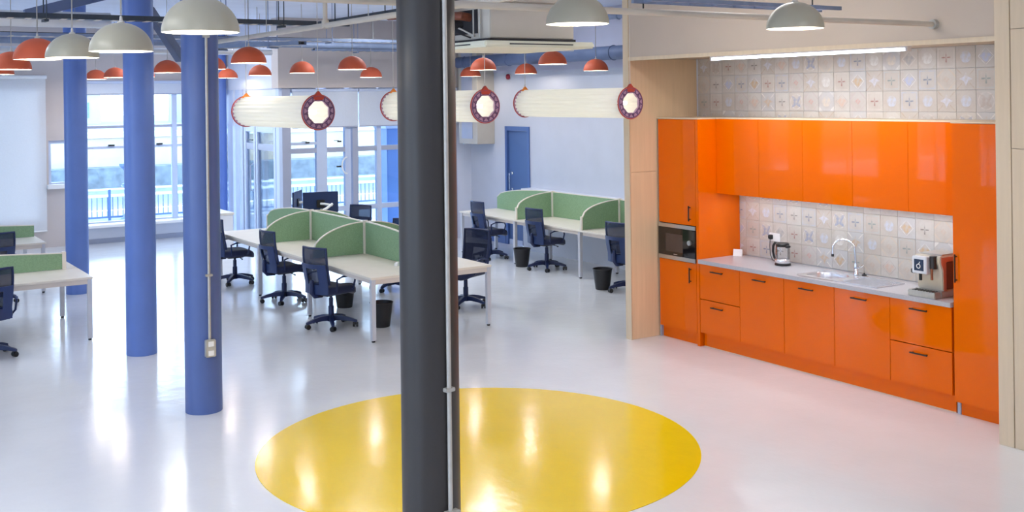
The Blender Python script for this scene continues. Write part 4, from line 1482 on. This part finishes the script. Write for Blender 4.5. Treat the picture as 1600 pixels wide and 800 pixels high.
tl0 = make_tube_lamp()
for i, (x, y, z, lab) in enumerate(((4.28, 10.02, 2.62, 'left lit pleated tube lamp with patterned ring ends, in front of the window'),
                                    (5.90, 9.51, 2.655, 'middle lit pleated tube lamp, partly hidden by the charcoal column'),
                                    (7.60, 9.24, 2.665, 'right lit pleated tube lamp ending at the plywood partition'))):
    o = tl0 if i == 0 else copy_tree(tl0)
    o.location = (x, y, z)
    o['label'] = lab
    o['group'] = 'pleated tube lamps'

# ------------------------------------------------------------------ ceiling services
# ceiling cassette unit
t = thing('ceiling_cassette', 'boxy cream air-conditioning cassette with a flat grille panel under the ceiling', 'air conditioner', (4.86, 7.5, 3.13))
B((-0.40, -0.40, 0.075), (0.40, 0.42, 0.36)).build('casing', M_acbody, t, bevel=0.006)
B((-0.41, -0.41, 0.05), (0.41, 0.43, 0.075)).build('seal_gap', M_dark, t, smooth=0)
pn = B((-0.52, -0.52, 0.0), (0.52, 0.54, 0.05)).build('grille_panel', M_acpanel, t, bevel=0.012)
for (a, b_) in (((-0.3, -0.525, 0.022), (0.3, -0.518, 0.03)), ((-0.525, -0.3, 0.022), (-0.518, 0.3, 0.03))):
    B(a, b_).build('air_slot', M_dark, pn, smooth=0)
B((-0.42, -0.44, 0.36), (0.46, 0.44, 0.40)).build('top_flange', M_acbody, t, bevel=0.004)
for (x, y) in ((-0.43, -0.2), (-0.43, 0.3), (0.43, -0.2), (0.43, 0.3)):
    MB().cyl((x, y, 0.10), (x, y, CEIL - 3.13), 0.006, n=8).build('hanger_rod', M_galv, t)
B((-0.404, -0.22, 0.12), (-0.398, 0.30, 0.31)).build('service_opening', M_dark, t, smooth=0)
MB().tube([(-0.40, -0.10, 0.25), (-0.47, -0.10, 0.26), (-0.52, 0.02, 0.27), (-0.56, 0.5, 0.31), (-0.56, 1.0, 0.33)], 0.034, 12).build('lagged_pipe', M_copper, t)
MB().tube([(-0.40, 0.02, 0.20), (-0.46, 0.03, 0.19), (-0.50, 0.2, 0.22), (-0.52, 0.7, 0.29)], 0.026, 12).build('lagged_pipe', M_dark, t)
MB().tube([(-0.40, 0.12, 0.28), (-0.44, 0.14, 0.30), (-0.46, 0.5, 0.33)], 0.022, 10).build('lagged_pipe', M_galv, t)
MB().tube([(-0.41, -0.18, 0.10), (-0.43, -0.02, 0.16), (-0.47, 0.3, 0.26)], 0.007, 8).build('cable', M_cord, t)
MB().tube([(-0.41, -0.12, 0.09), (-0.44, 0.05, 0.14), (-0.48, 0.4, 0.27)], 0.006, 8).build('cable', M_dark, t)
MB().tube([(-0.42, -0.28, 0.08), (-0.42, -0.28, 0.38)], 0.008, 8).build('bracket_rod', M_galv, t)

t = thing('service_pipe', 'long cream pipe running across to a flange on the kitchen wall', 'pipe', (0, 5.56, 3.30))
MB().tube([(-4.0, 0, 0.0), (7.79, 0, 0.0)], 0.022, 14).build('pipe_run', M_pipe, t)
fl = MB().cyl((7.76, 0, 0), (7.80, 0, 0), 0.04, n=20)
fl.build('flange', M_galv, t)
t = thing('service_pipe', 'cream drop pipe and run along the room above the left tube lamp', 'pipe', (4.2, 8.0, 3.45))
MB().tube([(0, -5.0, 0), (0, 4.8, 0)], 0.026, 14).build('pipe_run', M_pipe, t)
MB().cyl((0, 1.64, 0), (0, 1.64, CEIL - 3.45), 0.022, n=14).build('drop_pipe', M_pipe, t)
MB().lathe([(0.034, -0.03), (0.036, 0.0), (0.034, 0.05)], 16, (0, 1.64, 0)).build('tee', M_pipe, t)
for yy in (-1.0, 0.7, 3.2):
    MB().cyl((0, yy, 0.02), (0, yy, CEIL - 3.45), 0.005, n=8).build('hanger_rod', M_galv, t)


def tray(name, p, q, wd, ht, m, label, rods, cat='cable tray'):
    """U-section cable tray with cables and threaded hangers; p, q world points"""
    p, q = Vector(p), Vector(q)
    t = thing(name, label, cat, p, math.atan2(q.y - p.y, q.x - p.x))
    L = (q - p).length
    u = MB().box((0, -wd / 2, 0), (L, wd / 2, 0.006)).box((0, -wd / 2, 0.006), (L, -wd / 2 + 0.006, ht)).box((0, wd / 2 - 0.006, 0.006), (L, wd / 2, ht))
    u.build('channel', m, t, smooth=0)
    sl = MB()
    k = 0.1
    while k < L - 0.1:
        sl.box((k, -wd / 2 - 0.004, -0.004), (k + 0.05, wd / 2 + 0.004, 0.0))
        k += 0.16
    so = sl.build('rung_strip', M_pipe, t, smooth=0)
    so['kind'] = 'stuff'
    for s in (-0.25, 0.05, 0.28):
        MB().tube([(0.02, s * wd, 0.03), (L * 0.3, s * wd + 0.01, 0.035), (L * 0.7, s * wd - 0.01, 0.03), (L - 0.02, s * wd, 0.033)], 0.018, 8).build('cable', M_dark if s < 0 else M_tray, t)
    for r_ in rods:
        for s in (-1, 1):
            MB().cyl((r_, s * wd * 0.52, -0.02), (r_, s * wd * 0.52, CEIL - p.z), 0.006, n=8).build('hanger_rod', m, t)
        B((r_ - 0.02, -wd * 0.56, -0.03), (r_ + 0.02, wd * 0.56, -0.006)).build('cross_strut', m, t, smooth=0)
    return t


tray('cable_tray', (-5.0, 11.28, 3.56), (4.78, 11.28, 3.56), 0.15, 0.05, M_tray, 'dark cable tray running across the ceiling behind the grey domes', (3.0, 5.2, 7.0, 8.6, 9.4))
tray('cable_tray', (4.9, 11.4, 3.56), (4.86, 1.0, 3.56), 0.15, 0.05, M_tray, 'dark cable tray turning toward the viewer above the left tube lamp', (0.6, 1.8, 2.6, 4.5))
tray('cable_tray', (-3.0, 15.0, 3.60), (10.9, 15.0, 3.60), 0.2, 0.04, M_bluetray, 'blue-grey tray across the far ceiling with small drop rods', (6.0, 8.0, 9.6, 11.0, 12.2))
tray('cable_tray', (7.4, 17.5, 3.58), (10.6, 17.5, 3.58), 0.15, 0.04, M_bluetray, 'far blue-grey tray in front of the greige bulkhead', (0.8, 2.6))
tray('cable_tray', (5.35, 13.0, 3.44), (4.55, 14.6, 3.44), 0.16, 0.05, M_bluetray, 'blue-grey tray slanting back over the blue columns', (0.5, 1.4))


def duct(name, p, q, r, m, label, rods=()):
    p, q = Vector(p), Vector(q)
    t = thing(name, label, 'duct', p, math.atan2(q.y - p.y, q.x - p.x))
    L = (q - p).length
    MB().cyl((0, 0, 0), (L, 0, 0), r, n=28).build('tube', m, t)
    k = 0.6
    while k < L:
        MB().tube([(k, (r + 0.004) * math.cos(2 * PI * j / 28), (r + 0.004) * math.sin(2 * PI * j / 28)) for j in range(28)], 0.008, 6, closed=True).build('joint_band', m, t)
        k += 1.5
    for r_ in rods:
        MB().cyl((r_, 0, r), (r_, 0, CEIL - p.z), 0.006, n=8).build('hanger_rod', M_galv, t)
    return t


duct('air_duct', (-5.0, 13.0, 3.68), (3.0, 13.0, 3.68), 0.09, M_duct, 'shiny round metal duct along the ceiling at upper left', (2.0, 4.5, 6.5))
duct('air_duct', (-5.0, 16.4, 3.62), (10.6, 16.4, 3.62), 0.045, M_bluetray, 'thin blue-grey pipe below the far ceiling', (9.0, 11.0, 13.0))
duct('air_duct', (-5.0, 17.9, 3.56), (6.8, 17.9, 3.56), 0.05, M_duct, 'thin pale duct in front of the far left wall', (6.0, 8.5))
duct('air_duct', (10.7, 9.8, 3.42), (10.7, 18.2, 3.42), 0.11, M_bluedk, 'blue duct running along the top of the right wall', (2.0, 5.0))
duct('air_duct', (9.6, 9.8, 3.86), (9.6, 18.0, 3.86), 0.04, M_bluetray, 'slim blue-grey pipe above the right row of desks', (3.0, 6.0))
duct('air_duct', (8.0, 14.2, 3.50), (10.5, 14.2, 3.50), 0.03, M_duct, 'short pale pipe beside the cassette unit near the right wall', (1.5,))

# blue-grey steel braces and beams under the slab
for (p, q, lab) in (((2.05, 12.7, 3.70), (3.6, 12.7, 4.16), 'diagonal blue steel brace at upper left under the slab'),
                    ((3.262, 12.322, 3.76), (3.72, 12.70, 3.24), 'diagonal blue steel brace sloping down right of the mid-blue column')):
    o = MB().bar(p, q, 0.09, 0.11).build('steel_brace', M_bluedk, None, bevel=0.004)
    tag(o, lab, 'brace')
# strut frame hanging over the kitchen opening (blue, top edge of the picture)
t = thing('strut_frame', 'blue ladder-like strut frame hanging at the top edge before the kitchen wall', 'strut frame', (6.05, 6.0, 3.43))
for s in (-0.1, 0.1):
    MB().bar((-1.0, s, 0), (1.0, s, 0), 0.03, 0.03).build('side_rail', M_bluetray, t)
for k in range(9):
    MB().bar((-0.9 + 0.225 * k, -0.1, 0), (-0.9 + 0.225 * k, 0.1, 0), 0.02, 0.02).build('rung', M_bluetray, t)
for x in (-0.9, 0.9):
    MB().cyl((x, 0.1, -0.05), (x, 0.1, CEIL - 3.43), 0.006, n=8).build('hanger_rod', M_black, t)

# ------------------------------------------------------------------ outdoors beyond the glazing
GZ = -1.1
o = B((-60, 22.6, GZ - 0.3), (70, 38.0, GZ)).build('quay_paving', M_pave, None, smooth=0)
o['kind'] = 'structure'
o = B((7.7, 18.7, GZ - 0.3), (70, 22.6, GZ)).build('quay_paving_near', M_pave, None, smooth=0)
o['kind'] = 'structure'
o = B((-90, 38.0, GZ - 1.2), (120, 64, GZ - 0.9)).build('canal_water', M_water, None, smooth=0)
tag(o, 'pale blue canal water beyond the quay railing', 'water', kind='stuff')


def railing(p, q, label):
    p, q = Vector(p), Vector(q)
    t = thing('railing', label, 'railing', p, math.atan2(q.y - p.y, q.x - p.x))
    L = (q - p).length
    MB().cyl((0, 0, 1.0), (L, 0, 1.0), 0.035, n=10).build('top_rail', M_railw, t)
    B((0, -0.025, 0.76), (L, 0.025, 0.84)).build('mid_rail', M_railw, t, smooth=0)
    B((0, -0.03, 0.08), (L, 0.03, 0.14)).build('bottom_rail', M_rail, t, smooth=0)
    bl = MB()
    k = 0.1
    while k < L:
        bl.box((k - 0.012, -0.012, 0.14), (k + 0.012, 0.012, 0.76))
        k += 0.16
    b_ = bl.build('balusters', M_rail, t, smooth=0)
    b_['kind'] = 'stuff'
    k = 0.0
    while k <= L:
        B((k - 0.04, -0.04, 0.0), (k + 0.04, 0.04, 1.0)).build('post', M_rail, t, smooth=0)
        k += 2.4
    return t


railing((-6, 37.4, GZ), (34, 35.4, GZ), 'long quay railing with thin uprights outside the windows')
o = B((-60, 37.6, GZ), (80, 38.0, GZ + 0.22)).build('quay_kerb', M_coping, None, smooth=0)
tag(o, 'pale stone kerb along the quay edge outside', 'kerb')
# mooring post seen through the left bay
t = thing('mooring_post', 'blue mushroom-topped mooring post outside the left bay window', 'post', (8.85, 36.0, GZ))
MB().lathe([(0, 0), (0.34, 0), (0.36, 0.05), (0.2, 0.16), (0.12, 0.35), (0.12, 1.05), (0.22, 1.12), (0.24, 1.2), (0.13, 1.26), (0.1, 1.5), (0.14, 1.62), (0.3, 1.78), (0.3, 1.86), (0, 1.9)], 24).build('cast_post', M_rail, t)
MB().lathe([(0.18, 1.1), (0.26, 1.14), (0.18, 1.2)], 24).build('collar', M_navy2, t)
# opposite quay wall
t = thing('quay_wall', 'pale stone quay wall with white coping across the water', 'wall', (10, 64, GZ - 1.2))
B((-100, 0, 0), (110, 1.2, 3.0)).build('wall', M_stone, t, smooth=0)
B((-100, -0.1, 3.0), (110, 1.3, 3.3)).build('coping', M_coping, t, smooth=0)
o = B((-100, 0, 0), (110, 1.4, 1.1)).build('hedge_line', M_hedge, None, smooth=0)
o.location = (10, 62.3, GZ - 0.899)
tag(o, 'dark blue-green weed band at the foot of the quay wall', 'plants', kind='stuff')
o = B((-130, 65.2, 0.9), (170, 140, 1.0)).build('far_ground', M_pave, None, smooth=0)
o['kind'] = 'structure'
# far warehouses with windows
rb = random.Random(5)


def far_building(x, y, wd, dp, ht, m, label, rows, cols):
    t = thing('warehouse', label, 'building', (x, y, 1.0))
    B((-wd / 2, 0, 0), (wd / 2, dp, ht)).build('walls', m, t, smooth=0)
    MB().prism([(0 - 0.4, ht), (dp + 0.4, ht), (dp / 2, ht + 1.0)], -wd / 2, wd / 2, 'x').build('roof', M_farb2, t, smooth=0)
    src = None
    for r_ in range(rows):
        for c_ in range(cols):
            x_ = -wd / 2 + (c_ + 0.5) * wd / cols
            z_ = 0.5 + r_ * (ht - 0.8) / rows
            if src is None:
                src = B((-0.6, -0.08, 0), (0.6, 0.0, 1.2)).build('window', M_farglass, t, smooth=0)
                wo_ = src
            else:
                wo_ = src.copy()
                C.objects.link(wo_)
            wo_.location = (x_, 0, z_)
    return t


far_building(8, 90, 24, 12, 2.6, M_farb, 'long pale warehouse seen through the left bay window', 1, 8)
far_building(40, 84, 26, 12, 3.0, M_farb2, 'grey-blue warehouse seen through the glazed doors', 1, 8)
far_building(72, 92, 26, 14, 2.8, M_farb, 'pale far warehouse seen through the right-hand glazing', 1, 8)
# lamp standard on the far bank
for (x, y, lab) in ((19.5, 63.4, 'thin lamp standard on the far quay seen through the left bay'), (43.0, 63.4, 'thin lamp standard on the far quay seen through the right glazing')):
    t = thing('lamp_standard', lab, 'street lamp', (x, y + 1.2, 2.1 - 1.1))
    MB().cyl((0, 0, 0), (0, 0, 4.5), 0.09, 0.06, n=12).build('mast', M_rail, t)
    B((-0.9, -0.12, 4.45), (0.9, 0.12, 4.6)).build('lantern', M_railw, t, bevel=0.02)
